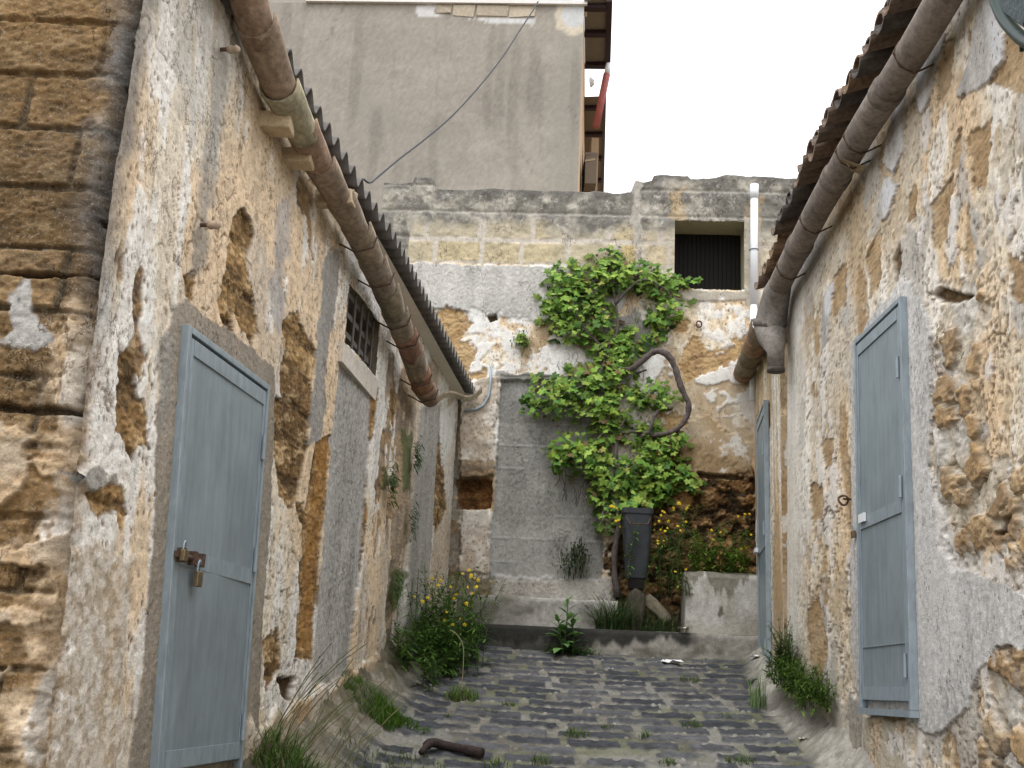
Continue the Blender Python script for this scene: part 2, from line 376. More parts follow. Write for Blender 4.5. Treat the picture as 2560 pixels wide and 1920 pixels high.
def left_fields(x, y):
    k, rel = plaster_col(x, y, 0)
    L = Layers(x, y, k, rel, 0)
    sc, sr = stone_col(x, y, 0)
    jb, bid = blocks(x+.05*fbm(x*3, y*3, 3, 205), y+.05+.04*fbm(x*2, y*2, 3, 206), .36, .20, 3, .022, .3)
    scb = mix(sc*(.80+.45*bid[:, None]), sc*.62, 1-jb); srb = sr-.012*(1-jb)+.012*(bid-.5)
    # random peeled spots
    n = fbm(x*1.5, y*.8, 5, 207); n2 = fbm(x*9, y*5, 3, 217)
    L.put(ss(.44, .50, n+.28*n2)*.95, sc*.95, -.014+sr)
    # grey repair smears
    gc, gr = grey_col(x, y, 3, (.42, .40, .365))
    n = fbm(x*1.8, y*.9, 4, 237); L.put(ss(.55, .70, n+.3*n2)*.35, gc, .002+gr)
    # far end of the wall: greyer, dirtier
    L.put(ss(7.6, 9.2, x)*.45, gc*.85)
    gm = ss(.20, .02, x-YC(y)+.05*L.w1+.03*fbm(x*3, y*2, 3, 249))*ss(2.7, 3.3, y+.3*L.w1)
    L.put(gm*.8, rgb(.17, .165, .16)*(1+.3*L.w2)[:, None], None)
    L.put(ss(.10, .0, x-YC(y)+.05*L.w1+.02*L.w2)*ss(3.0, 2.7, y)*.8, sc*.95, -.01+sr)
    wp = wL([(130, 1190), (215, 1160), (290, 1200), (270, 1420), (265, 1700), (110, 1700), (128, 1500), (140, 1400), (125, 1300)])
    L.put(L.mask(wp, .03, .05)*.75, mix(rgb(.66, .60, .52), rgb(.40, .31, .21), ss(-.3, .5, fbm(x*30, y*30, 3, 267))), .008+.006*fbm(x*28, y*28, 4, 277))
    # brown patches where the plaster has fallen
    ston = [[(258, 755), (300, 755), (300, 850), (320, 870), (322, 960), (300, 970), (285, 1000), (272, 960), (245, 940), (252, 850)],
            [(190, 1060), (250, 1030), (265, 1050), (275, 1110), (262, 1165), (250, 1110), (215, 1130), (200, 1090)],
            [(490, 560), (510, 470), (532, 452), (550, 500), (530, 560), (548, 640), (560, 720), (545, 740), (520, 720), (500, 640), (480, 620)],
            [(470, 650), (490, 620), (502, 680), (502, 740), (475, 690)], [(405, 600), (418, 595), (418, 650), (407, 655)],
            [(612, 700), (640, 675), (662, 720), (690, 760), (672, 830), (678, 900), (655, 985), (645, 900), (610, 900), (606, 820)],
            [(590, 870), (655, 835), (668, 965), (645, 1060), (625, 1110), (604, 1060), (596, 980)],
            [(683, 950), (714, 945), (702, 1100), (692, 1200), (684, 1300), (672, 1420), (640, 1430), (650, 1200), (660, 1090)],
            [(798, 830), (818, 838), (806, 940), (790, 1000), (793, 1130), (778, 1230), (764, 1330), (750, 1350), (768, 1200), (778, 1000)],
            [(570, 1385), (600, 1360), (606, 1440), (575, 1490)], [(640, 1085), (655, 1090), (655, 1120), (640, 1115)],
            [(845, 830), (858, 850), (850, 930), (840, 900)], [(940, 950), (955, 960), (965, 1100), (940, 1150), (930, 1080)],
            [(900, 1000), (915, 1010), (905, 1060), (895, 1050)]]
    tint = rgb(1.0, 1.02, 1.02)
    for i, P in enumerate(ston):
        m = L.mask(wL(P), .005, .028)
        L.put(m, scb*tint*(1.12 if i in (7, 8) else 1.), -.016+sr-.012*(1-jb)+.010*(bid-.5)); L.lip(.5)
    for P in ([(690, 950), (712, 945), (690, 1200), (672, 1420), (650, 1400), (665, 1150)], [(800, 832), (816, 840), (792, 1000), (790, 1130), (770, 1230), (772, 1100)]):
        L.put(L.mask(wL(P), .01, .02)*.75, mix(rgb(.40, .21, .06), rgb(.30, .15, .045), ss(-.4, .4, fbm(x*20, y*16, 3, 271))), -.020+sr)
    for P in ([(600, 1465), (637, 1465), (627, 1512), (610, 1500)],):
        L.put(L.mask(wL(P), .01, .012), sc*.25, -.06)
    # cement smears
    for P in ([(128, 1022), (200, 1008), (228, 1040), (215, 1062), (150, 1040)], [(228, 1040), (232, 1020), (240, 1040)]):
        L.put(L.mask(wL(P), .01, .02), gc*.92, .035+gr)
    L.put(L.mask(wL([(463, 100), (492, 110), (482, 250), (462, 400), (440, 580), (414, 590), (428, 440), (447, 280)]), .05, .03)*.72, gc*.72)
    L.put(L.mask(wL([(600, 440), (628, 418), (620, 560), (602, 720), (584, 640)]), .05, .04)*.6, rgb(.36, .37, .40)*(1+.3*fbm(x*20, y*8, 3, 281))[:, None])
    # cement strip above and beside the walled-up doorway
    L.put(L.mask(wL([(698, 560), (732, 540), (728, 640), (702, 780), (705, 870), (692, 950), (665, 965), (680, 800), (690, 680)]), .008, .02), gc*.85, .006+gr)
    # smooth pilaster at the far end
    L.put(L.mask(wL([(905, 880), (950, 868), (938, 1000), (928, 1200), (908, 1370), (868, 1370), (885, 1150), (895, 1000)]), .01, .015), gc*.80, .045+gr)
    for P in ([(948, 885), (985, 878), (978, 960), (955, 1010)],):
        L.put(L.mask(wL(P), .02, .03)*.8, rgb(.70, .69, .66)*(1+.1*L.w2)[:, None])
    # cement round the metal door
    ds = [(345, 740), (378, 655), (400, 648), (505, 722), (590, 795), (592, 870), (582, 1100), (560, 1450), (548, 1760), (262, 1760), (300, 1500), (328, 1150), (334, 1010), (336, 880), (352, 820)]
    c2, r2 = grey_col(x, y, 9, (.315, .275, .225), .2)
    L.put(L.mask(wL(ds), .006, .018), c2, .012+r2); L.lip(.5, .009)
    L.put(L.mask(wL([(345, 740), (378, 652), (360, 830), (338, 1000)]), .02, .03)*.8, gc*.75)
    # rough plinth
    zf = fz(x)
    pl = ss(.0, .05, (zf+.42-.05*(x-5.5)+.05*L.w1)-y)*ss(5.45, 5.6, x)
    c3, r3 = plaster_col(x, y, 60)
    L.put(pl, c3*rgb(.74, .68, .60), .045+r3)
    # walled-up doorway
    sd = [(735, 788), (806, 838), (797, 1000), (782, 1200), (752, 1462), (676, 1480), (690, 1300), (705, 1100), (717, 950)]
    c4, r4 = grey_col(x, y, 13, (.42, .405, .38), .6)
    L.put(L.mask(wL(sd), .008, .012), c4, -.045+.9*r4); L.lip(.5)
    # grime and moss near the ground
    lo = ss(.35, .0, y-zf-.1+.12*L.w1)
    L.put(lo*.35, rgb(.17, .145, .09)*(1+.3*L.w2)[:, None])
    for P in ([(830, 1010), (850, 1020), (840, 1060), (825, 1050)], [(868, 930), (890, 940), (885, 1060), (870, 1050)], [(850, 1230), (875, 1240), (850, 1330), (835, 1300)]):
        L.put(L.mask(wL(P), .02, .05)*.8, rgb(.09, .12, .035)*(1+.4*L.w2)[:, None], .01)
    # browner and darker towards the top, below the gutter
    L.put(ss(3.95, 4.45, y+.15*L.w1)*.3, rgb(.30, .26, .20))
    return L
def inv_spacing(a, b, n): return 1/np.linspace(1/a, 1/b, n)
def build_left():
    end_wall()
    t, v = np.meshgrid(np.linspace(0, 1, 440), np.linspace(0, 1, 760)); Y = 1/(1/3.8+(1/11.08-1/3.8)*t); z0 = fz(Y)-.35; Z = z0+(RLz(Y)-.02-z0)*v
    Yc = YC(Z); Y = 1/(1/Yc+(1/11.08-1/Yc)*t)
    x = Y.ravel(); y = Z.ravel()
    L = left_fields(x, y)
    X = XL(Y, Z)
    L.d *= .68-.25*ss(5, 8, x)
    P = np.stack([X, Y, Z], -1)+L.d.reshape(Y.shape)[..., None]*NL
    win = wL([(755, 612), (822, 716), (808, 792), (741, 736)])
    Y0, Y1 = min(p[0] for p in win)+.02, max(p[0] for p in win)-.02; zt = win[0][1]; zb = win[3][1]
    sk = (x > Y0) & (x < Y1) & (y > zb) & (y < zt)
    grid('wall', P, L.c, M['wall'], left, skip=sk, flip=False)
    return Y0, Y1, zb, zt
RH = [hL(*p, .17) for p in q((600, 75), (632, 132), (700, 262), (820, 465), (905, 612), (1005, 805))]
rhy = [p[1] for p in RH]; rhz = [p[2] for p in RH]
def RLz(Y): return np.interp(Y, rhy, rhz)+np.maximum(rhy[0]-Y, 0)*.05
wy0, wy1, wzb, wzt = build_left()
def Lp(Y, z, off=0.): return np.array([float(XL(Y, z)), Y, z])+NL*off
def recess(mb, p00, p10, p11, p01, nrm, dep, col):
    pts = [np.array(p) for p in (p00, p10, p11, p01)]; back = [p-nrm*dep for p in pts]
    for i in range(4):
        j = (i+1) % 4; mb.add([pts[i], pts[j], back[j], back[i]], [(0, 1, 2, 3)], col)
    return back
mb = MB(); e = .02
bk = recess(mb, Lp(wy0-e, wzb-e, -.004), Lp(wy1+e, wzb-e, -.004), Lp(wy1+e, wzt+e, -.004), Lp(wy0-e, wzt+e, -.004), NL, .30, (.30, .25, .19))
win = mb.build('window_recess', M['stone'], left)
MB().add(bk, [(0, 1, 2, 3)]).build('window_board', M['dark'], win)
for i in range(5):
    Y = wy0+(wy1-wy0)*(i+.5)/5; MB().tube([Lp(Y, wzb-.03, -.03), Lp(Y, wzt+.03, -.03)], .009, 6).build('bar', M['bar'], win)
for i in range(3):
    z = wzb+(wzt-wzb)*(i+.55)/3; MB().box(Lp(wy0-.03, z, -.035), AL*(wy1-wy0+.06), NL*.014, (0, 0, .035)).build('crossbar', M['bar'], win)
mb = MB(); mb.box(Lp(wy0-.08, wzb-.15, -.03), AL*(wy1-wy0+.12), NL*.06, (0, 0, .13), (.62, .57, .50), .008); mb.build('sill', M['stone'], left)

# roof: corrugated sheet, waves along the alley
def corrugated(Ya, Yb, Xf, zf_, out, depth, rise, pitch, amp, m, parent, jit=.006):
    n = int((Yb-Ya)/pitch*12); Ys = np.linspace(Ya, Yb, n)
    rows = [0, .02, .3, 1.]
    P = np.zeros((8, n, 3))
    for j, t in enumerate(rows):
        zl = zf_(Ys); w = amp*np.cos(2*pi*Ys/pitch)+jit*fbm(Ys*.7, Ys*0+j*.01, 3, 71)*1.5
        P[j, :, 0] = Xf(Ys)+(out if t == 0 else out)-t*depth; P[j, :, 1] = Ys; P[j, :, 2] = zl+w+t*rise
        P[7-j] = P[j]; P[7-j, :, 2] -= .014
    P = np.concatenate([P, P[:1]], 0)
    return grid('roof', P, np.full((P.shape[0]*n, 3), .1), m, parent, flip=False)
corrugated(4.0, 11.05, lambda Y: XL(Y, RLz(Y)), RLz, .17, 3.0, .42, .150, .044, M['sheet'], left)
# mortar wedge closing the eave
P = np.zeros((2, 60, 3)); Ys = np.linspace(5.6, 11.05, 60)
for j, (o, z) in enumerate(((.0, ROOF_L-.10), (.10, ROOF_L-.045))): P[j, :, 0] = XL(Ys, RLz(Ys))+o-.02; P[j, :, 1] = Ys; P[j, :, 2] = RLz(Ys)-ROOF_L+z
grid('eave_mortar', P, np.tile(rgb(.64, .60, .53), (120, 1)), M['render'], left, flip=False)

# clay gutter in overlapping half pipes
GP = [hL(*p, .15) for p in q((545, 0), (572, 95), (606, 182), (650, 265), (694, 352), (767, 476), (847, 652), (890, 750), (915, 832))]
gy = [p[1] for p in GP]; gz = [p[2] for p in GP]
def Lgut(Y):
    z = np.interp(Y, gy, gz); 
    if Y < gy[0]: z = gz[0]+(gy[0]-Y)*(gz[0]-gz[1])/(gy[1]-gy[0])
    return np.array([float(XL(Y, z))+.135, Y, z])
def half_pipe(mb, p0, p1, r0, r1, nrm, col, th=.014, n=12, a0=-.12, sg=1.):
    p0, p1 = np.array(p0), np.array(p1); out = []
    up = np.array([0, 0, sg])
    K_ = 5; vs = []; cs = []
    for i in range(K_):
        t = i/(K_-1); p = p0+(p1-p0)*t; r = r0+(r1-r0)*t
        for rr in (r, r-th):
            for k in range(n+1):
                a = pi-a0*pi+(pi+2*a0*pi)*k/n
                w = 1+.03*rnd.uniform(-1, 1)
                vs.append(p+nrm*cos(a)*rr*w+up*(sin(a)*rr*w)); f = .8+.4*rnd.random(); cs.append(tuple(np.array(col)*f))
    m = n+1; fs = []
    for i in range(K_-1):
        b = i*2*m; c = (i+1)*2*m
        for k in range(n):
            fs.append((b+k, b+k+1, c+k+1, c+k)); fs.append((b+m+k+1, b+m+k, c+m+k, c+m+k+1))
        fs.append((b, c, c+m, b+m)); fs.append((b+n, b+m+n, c+m+n, c+n))
    for i, s in ((0, 1), (K_-1, -1)):
        b = i*2*m
        for k in range(n):
            f = (b+k, b+m+k, b+m+k+1, b+k+1); fs.append(f if s > 0 else f[::-1])
    mb.add(vs, fs, cs)
ends = [4.30, 4.74, 5.06, 5.36, 5.66, 6.00, 6.35, 6.70, 7.02, 7.34, 7.66, 7.96, 8.24, 8.50, 8.78]
cols = [(.27, .19, .135), (.25, .185, .135), (.33, .295, .20), (.27, .185, .13), (.25, .19, .14), (.24, .19, .14), (.23, .185, .135), (.24, .19, .145), (.22, .185, .13), (.25, .20, .15), (.25, .14, .10), (.25, .195, .145), (.30, .165, .105), (.26, .175, .13)]
for i in range(14):
    mb = MB(); a, b = ends[i], ends[i+1]+.06
    k_ = .98 if i < 3 else .88
    half_pipe(mb, Lgut(a)+np.array([0, 0, .012]), Lgut(b)-np.array([0, 0, .008]), .108*k_, .084*k_, np.array([1, -.119, 0]), cols[i], a0=.10)
    mb.build('gutter_tile', M['clay'], left, smooth=True)
# stones carrying the gutter
for (x0, y0, w) in ((603, 268, .13), (652, 343, .14), (716, 430, .15)):
    p = hL(x0*K, y0*K, .08); c = Lp(p[1], p[2], 0)
    mb = MB(); mb.box(c-AL*.055-NL*.05-np.array([0, 0, .05]), AL*.11, NL*(.20 if w < .15 else .27), (0, 0, .095), (.50, .40, .27), .010); mb.build('bracket_stone', M['stone'], left, bevel=.008)
# iron gutter hooks
for Y in (6.45, 6.85, 7.40, 7.72, 8.3, 8.6):
    g = Lgut(Y); mb = MB(); mb.tube([g+np.array([-.16, .02, -.03]), g+np.array([-.02, 0, -.105]), g+np.array([.085, -.01, -.07]), g+np.array([.105, -.01, .01])], .006, 5); mb.build('gutter_hook', M['iron'], left)
# loose tile that spills the water at the end of the gutter
mb = MB(); p0 = hL(1082*1.0, 1000, .10); p1 = hL(1205, 968, .28)
vs = []; cs = []; fs = []; n = 10
for j in range(2):
    for i in range(n+1):
        t = i/n; p = p0+(p1-p0)*t+np.array([.0, .10*j, .05*sin(t*2*pi)-.015*j])
        for dz in (0, -.018): vs.append(p+np.array([0, 0, dz])); cs.append((.33, .27, .19))
for i in range(n):
    for (a, b, c, d) in ((0, 2, 24, 22), (1, 23, 25, 3), (0, 1, 3, 2), (22, 24, 25, 23)): fs.append(tuple(v+2*i for v in (a, b, c, d)))
mb.add(vs, fs, cs).build('spout_tile', M['clay'], left, smooth=False)
# porcelain insulators
for x0, y0 in ((476, 107), (432, 486)):
    mb = MB(); p = hL(x0*K, y0*K); mb.tube([p, p+NL*.05], .010, 6); o = mb.build('insulator_pin', M['iron'], left)
    mb = MB(); mb.tube([p+NL*.035, p+NL*.05, p+NL*.065, p+NL*.08, p+NL*.095], [.014, .022, .016, .022, .012], 10, (.42, .33, .25)); mb.build('insulator', M['clay'], o, smooth=True)

# metal door, left
def door(parent, P, A, N, Y0, Y1, z0, z1, nm, hinge_side, rail_t, rail2=None):
    """P(Y,z,off) point on the wall; leaf, frame, rails as separate meshes"""
    def slab(mb, ya, yb, za, zb, o0, o1):
        pts = [P(ya, za, o0), P(yb, za, o0), P(yb, zb, o0), P(ya, zb, o0), P(ya, za, o1), P(yb, za, o1), P(yb, zb, o1), P(ya, zb, o1)]
        f = [(0, 3, 2, 1), (4, 5, 6, 7), (0, 1, 5, 4), (1, 2, 6, 5), (2, 3, 7, 6), (3, 0, 4, 7)]
        if nm: f = [t[::-1] for t in f]
        mb.add(pts, f)
    leaf = MB(); slab(leaf, Y0+.040, Y1-.030, z0+.04, z1-.04, .0, .030); lf = leaf.build('door', M['galv'], parent)
    for (a, b, c, d, nme) in ((Y0, Y0+.030, z0, z1, 'jamb'), (Y1-.022, Y1, z0, z1, 'jamb'), (Y0+.032, Y1-.024, z1-.030, z1, 'head')):
        m_ = MB(); slab(m_, a, b, c, d, .0, .042); m_.build(nme, M['galvframe'], lf, bevel=.003)
    fr = MB()
    H = z1-z0
    for (a, b, c, d) in ((Y0+.042, Y0+.072, z0+.045, z1-.045), (Y1-.056, Y1-.032, z0+.045, z1-.045)): slab(fr, a, b, c, d, .031, .036)
    zr = z0+H*rail_t
    for (c, d) in ((z1-.115, z1-.045), (z0+.045, z0+.115), (zr-.035, zr+.035)): slab(fr, Y0+.073, Y1-.057, c, d, .031, .0385)
    fr.build('stile_and_rail', M['galvframe'], lf)
    if rail2:
        m_ = MB(); slab(m_, Y0+.073, Y1-.057, z0+rail2, z0+rail2+.006, .031, .036); m_.build('fold', M['galvframe'], lf)
    yh = Y0+.053 if hinge_side == 0 else Y1-.041
    for t in (.10, .52, .82):
        m_ = MB(); m_.tube([P(yh, z0+H*t-.06, .046), P(yh, z0+H*t+.06, .046)], .010, 8); m_.build('hinge', M['galvframe'], lf)
    return lf, zr, slab
dLY0, dLY1, dLz0, dLz1 = 4.50, 5.46, 1.33, 3.165
ldoor, zrail, slabL = door(left, Lp, AL, NL, dLY0, dLY1, dLz0, dLz1, False, 1, .475)
# bolt and padlocks
bolt = MB(); yb = dLY0+.055
slabL(bolt, dLY0+.0, dLY0+.27, zrail-.012, zrail+.012, .046, .058); bolt.tube([Lp(dLY0+.03, zrail, .055), Lp(dLY0+.24, zrail-.002, .055)], .011, 8)
for yy in (.045, .16, .24): bolt.box(Lp(dLY0+yy-.014, zrail-.028, .041), AL*.028, NL*.03, (0, 0, .056))
bolt.build('bolt', M['iron'], ldoor)
def padlock(p, sc, label, A=AL, N=NL):
    t = thing('padlock', p, label, 'padlock', 'padlocks on the metal doors')
    mb = MB(); mb.box(p-A*.022*sc-N*.010-np.array([0, 0, .085*sc]), A*.044*sc, N*.022, (0, 0, .05*sc)); mb.build('body', M['brass'], t, bevel=.004)
    mb = MB(); mb.tube([p+A*.015*sc*cos(a)+np.array([0, 0, -.03*sc+.032*sc*sin(a)]) if 0 <= a <= pi else p for a in np.linspace(0, pi, 9)], .0042*sc, 6)
    for s in (-1, 1): mb.tube([p+A*.015*sc*s+np.array([0, 0, -.03*sc]), p+A*.015*sc*s+np.array([0, 0, -.045*sc])], .0042*sc, 6)
    mb.build('shackle', M['galvframe'], t)
padlock(Lp(dLY0+.215, zrail-.005, .065), 1.25, 'brass padlock hanging from the rusty bolt of the near left metal door')
padlock(Lp(dLY0+.045, zrail+.055, .070), .95, 'small grey padlock hooked at the jamb end of the left door bolt')

# ================================================================== RIGHT HOUSE
NR = np.array([-1, .003, 0]); AR = np.array([.003, 1, 0])
right = thing('stone_house', (2.1, 6, 1.2), 'right house with flaking beige plaster over rubble, clay roof tiles and pipe gutter', 'house')
RTOP = 5.50
def Rp(Y, z, off=0.): return np.array([float(XR(Y, z)), Y, z])+NR*off
def right_fields(x, y):
    k, rel = plaster_col(x, y, 200)
    k = k*rgb(.94, .91, .86)
    L = Layers(x, y, k, rel, 40)
    sc, sr = stone_col(x, y, 200)
    oc = mix(rgb(.45, .325, .19), rgb(.36, .24, .125), ss(-.4, .4, fbm(x*5, y*5, 4, 301)))*(1+.15*L.w2)[:, None]
    gc, gr = grey_col(x, y, 20, (.45, .435, .41), .4)
    n2 = fbm(x*8, y*5, 3, 311)
    # rough undercoat of sand and stone chips between the plaster flakes
    uc = mix(rgb(.57, .50, .40), rgb(.50, .39, .255), ss(-.3, .5, fbm(x*3, y*2, 4, 321)))*(1+.22*fbm(x*40, y*40, 3, 331))[:, None]
    n = fbm(x*1.9, y*1.0, 5, 341)
    L.put(ss(-.02, .08, n+.4*n2)*.85, uc, -.012+.010*fbm(x*24, y*24, 3, 351))
    n = fbm(x*2.6, y*1.2, 4, 361); L.put(ss(.56, .62, n+.3*n2)*.9, oc, -.016+sr)
    n = fbm(x*2.3, y*1.0, 4, 371); L.put(ss(.44, .50, n+.25*n2)*.7, gc, .006+gr)
    n = fbm(x*3.1, y*1.3, 4, 381); L.put(ss(.44, .49, n+.2*n2)*.8, rgb(.72, .68, .64)*(1+.06*L.w2)[:, None], .014)
    # flakes with lifted edges
    f1, f2, cid = worley(x*3.4+.35*n2, y*2.0+.3*L.w1, 391)
    ed = ss(.06, .01, f2-f1)*(cid > .55)*ss(-.2, .2, L.w1+.2)
    L.put(ed*.8, rgb(.16, .11, .07), -.02); L.d += (cid-.5)*.014
    f1, f2, cid = worley(x*22, y*15, 397); pit = ss(.33, .10, f1)*(cid > .70)
    L.put(pit*.75, rgb(.19, .12, .065), -.02)
    # far end, under the gutter: smoother, whiter
    L.put(ss(7.75, 8.2, x+.12*n2)*.8, rgb(.66, .63, .57)*(1+.12*fbm(x*16, y*1.2, 3, 401)+.05*L.w2)[:, None], .006)
    # patches
    for P in ([(2180, 560), (2225, 540), (2225, 640), (2190, 660)], [(2060, 300), (2078, 280), (2070, 360), (2052, 370)], [(1960, 420), (1975, 400), (1975, 470), (1958, 480)], [(2020, 90), (2062, 85), (2052, 185), (2022, 235)], [(2092, 70), (2225, 90), (2225, 200), (2120, 185)], [(1906, 235), (1950, 200), (1942, 330), (1900, 360)],
              [(1832, 1010), (1852, 1000), (1850, 1110), (1833, 1140)], [(1750, 1050), (1776, 1040), (1782, 1112), (1755, 1135)], [(1800, 600), (1830, 560), (1825, 660), (1800, 680)], [(1870, 560), (1900, 480), (1905, 600), (1880, 640)],
              [(1775, 960), (1800, 940), (1800, 1010), (1782, 1020)], [(1742, 1320), (1765, 1290), (1790, 1400), (1770, 1500), (1750, 1430)], [(2010, 440), (2060, 380), (2050, 520), (2015, 540)], [(2095, 290), (2140, 260), (2130, 400), (2100, 420)]):
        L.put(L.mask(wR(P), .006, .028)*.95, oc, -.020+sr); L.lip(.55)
    for P in ([(2118, -20), (2162, -20), (2166, 130), (2128, 190), (2072, 202), (2098, 120)], [(1985, 140), (2020, 60), (2030, 0), (2050, -20), (2042, 80), (2014, 210), (1990, 250), (1980, 220)], [(1920, 280), (1950, 150), (1962, 150), (1952, 330), (1930, 370), (1910, 350)],
              [(1900, 430), (1912, 380), (1938, 400), (1920, 470), (1905, 480)], [(1780, 640), (1800, 610), (1790, 740), (1775, 760)]):
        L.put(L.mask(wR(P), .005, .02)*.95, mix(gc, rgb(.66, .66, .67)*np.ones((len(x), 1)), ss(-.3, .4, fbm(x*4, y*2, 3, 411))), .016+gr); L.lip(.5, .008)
    # rubble: rounded stones in mortar
    rub = [[(2035, 640), (2110, 600), (2150, 640), (2120, 800), (2105, 900), (2170, 1000), (2240, 960), (2240, 1240), (2150, 1200), (2095, 1230), (2040, 1120), (2028, 900)],
           [(2155, 1330), (2240, 1250), (2240, 1760), (2110, 1760), (2125, 1560)]]
    wx = x*4.6+.35*L.w1; wy_ = y*6.2+.3*L.w1
    f1, f2, cid = worley(wx+.25*fbm(x*5, y*5, 3, 417), wy_+.25*fbm(x*5, y*5, 3, 418), 421)
    st = ss(.02, .30, f2-f1-.12*(cid < .25)+.16*L.w2+.10*fbm(x*9, y*9, 3, 423))*(cid > .42)
    for P in rub:
        m = L.mask(wR(P), .05, .08)
        L.put(m, mix(uc, rgb(.58, .545, .49)*np.ones((len(x), 1)), ss(-.4, .3, n2))*(1+.2*fbm(x*35, y*35, 3, 333))[:, None], -.012+.012*L.w2)
        L.put(m*st, mix(mix(oc, uc, .35), sc, ss(.3, .7, cid)*.7)*(.8+.35*cid)[:, None], .004+.030*st+.6*sr)
        gap = ss(.10, .02, f2-f1)*m*ss(.1, .5, L.w1); L.put(gap*.7, rgb(.12, .085, .05), -.05)
    # broken hollow under the plaster lip
    for P in ([(2000, 632), (2030, 622), (2100, 640), (2060, 655), (2015, 645)], [(1925, 560), (1940, 520), (1946, 570), (1932, 625)], [(2150, 1155), (2190, 1120), (2180, 1160)]):
        L.put(L.mask(wR(P), .01, .015), sc*.3, -.06)
    # smooth cement round the door and to its right
    c2, r2 = grey_col(x, y, 29, (.55, .535, .515), .45)
    big = [(1842, 745), (1900, 668), (1925, 640), (1952, 596), (1975, 622), (1995, 660), (2012, 690), (2014, 1000), (2030, 1180), (2060, 1235), (2140, 1245), (2225, 1290), (2225, 1400), (2160, 1400), (2120, 1450), (2092, 1530), (2050, 1570), (2018, 1592), (1982, 1566), (1966, 1546), (1856, 1534), (1842, 1400), (1842, 1000), (1836, 800)]
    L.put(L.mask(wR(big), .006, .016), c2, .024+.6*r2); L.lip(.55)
    L.put(L.mask(wR([(1985, 1000), (2012, 1000), (2100, 1300), (2090, 1400), (1990, 1560), (1978, 1400)]), .05, .05)*.45, rgb(.66, .645, .63)*np.ones((len(x), 1)))
    # plinth below the door
    c3, r3 = plaster_col(x, y, 260)
    L.put(L.mask(wR([(1868, 1545), (1972, 1560), (1978, 1760), (1850, 1760)]), .01, .015), mix(c3*.85, rgb(.52, .46, .36)*np.ones((len(x), 1)), ss(-.3, .4, L.w1)), .030+r3)
    L.put(L.mask(wR([(1836, 1480), (1866, 1540), (1862, 1760), (1832, 1760)]), .02, .02), gc*.82, .02+gr)
    zf = fz(x)
    lo = ss(.40, .05, y-zf-.15+.14*L.w1)*ss(6.4, 6.8, x)
    L.put(lo*.6, rgb(.36, .32, .25)*(1+.3*L.w2)[:, None], .01)
    L.put(ss(4.45, 5.1, y-.08*(7-x)+.25*L.w1)*.28, rgb(.24, .20, .15))
    return L
GR = [hR(*p, .13) for p in q((2040, 0), (1985, 95), (1870, 275), (1770, 450), (1690, 605), (1662, 672))]
gry = [p[1] for p in GR]; grz = [p[2] for p in GR]
def Rgut(Y):
    z = float(np.interp(Y, gry, grz)); 
    if Y < gry[0]: z = grz[0]+(gry[0]-Y)*.05
    return Rp(Y, 4.4, 0)*np.array([1, 1, 0])+np.array([-.125, 0, z])
RT = [hR(*p, .15) for p in q((1925, 0), (1855, 130), (1760, 300), (1700, 440), (1665, 560))]
rty = [p[1] for p in RT]; rtz = [p[2] for p in RT]
def Rroof(Y): return float(np.interp(Y, rty, rtz))
def build_right():
    s = np.concatenate([np.linspace(-2.5, 2.9, 130)[:-1], inv_spacing(2.9, YK, 430)]); v = np.linspace(0, 1, 760)
    Y, V = np.meshgrid(s, v); z0 = fz(Y)-.35; top = np.interp(Y, rty, rtz)-.02; Z = z0+(top-z0)*V
    L = right_fields(Y.ravel(), Z.ravel())
    L.d *= .62-.27*ss(6, 8, Y.ravel())
    P = np.stack([XR(Y, Z), Y, Z], -1)+L.d.reshape(Y.shape)[..., None]*NR
    grid('wall', P, L.c, M['wall'], right, flip=True)
    # return of the corner, towards the rear facade
    mb = MB(); mb.add([Rp(YK, .8), Rp(YK, 5.2), Rp(YK, 5.2)+np.array([.4, .03, 0]), Rp(YK, .8)+np.array([.4, .03, 0])], [(0, 1, 2, 3)], (.5, .46, .4)); mb.build('corner_return', M['wall'], right)
build_right()
# roof tiles
mb = MB(); Y = -2.5; i = 0; ax = np.array([cos(R(20)), 0, sin(R(20))])
while Y < 8.55:
    st = .20*rnd.uniform(.9, 1.12); z = Rroof(Y)-.085+rnd.uniform(-.02, .02)
    p = np.array([float(XR(Y, 5))-.17+rnd.uniform(-.03, .02), Y, z]); c = np.array(rnd.choice([(.21, .155, .12), (.155, .12, .10), (.25, .17, .11), (.12, .105, .095), (.19, .15, .12)]))
    half_pipe(mb, p+np.array([0, 0, -.02]), p+ax*1.0+np.array([0, 0, -.02]), .088, .075, np.array([0, 1, rnd.uniform(-.08, .08)]), c, .016, 10, 0., -1)
    if rnd.random() < .35: half_pipe(mb, p+ax*.05+np.array([0, 0, .035]), p+ax*.5+np.array([0, 0, .03]), .092, .078, np.array([0, 1, 0]), c*.8, .016, 10, 0., -1)
    p2 = p+np.array([-.04, st/2, -.045]); half_pipe(mb, p2, p2+ax*1.0, .085, .095, np.array([0, 1, 0]), c*.85, .016, 10, 0., 1)
    Y += st
mb.build('roof_tiles', M['clay'], right, smooth=False)
mb = MB(); mb.add([np.array([float(XR(y_, 5))-.02+d, y_, Rroof(y_)-.17+d*.36]) for y_ in (-2.5, 3.0, 7.0, 8.5) for d in (0, 3.)], [(0, 1, 3, 2), (2, 3, 5, 4), (4, 5, 7, 6)], (.14, .11, .09)); mb.build('roof_deck', M['clay'], right)
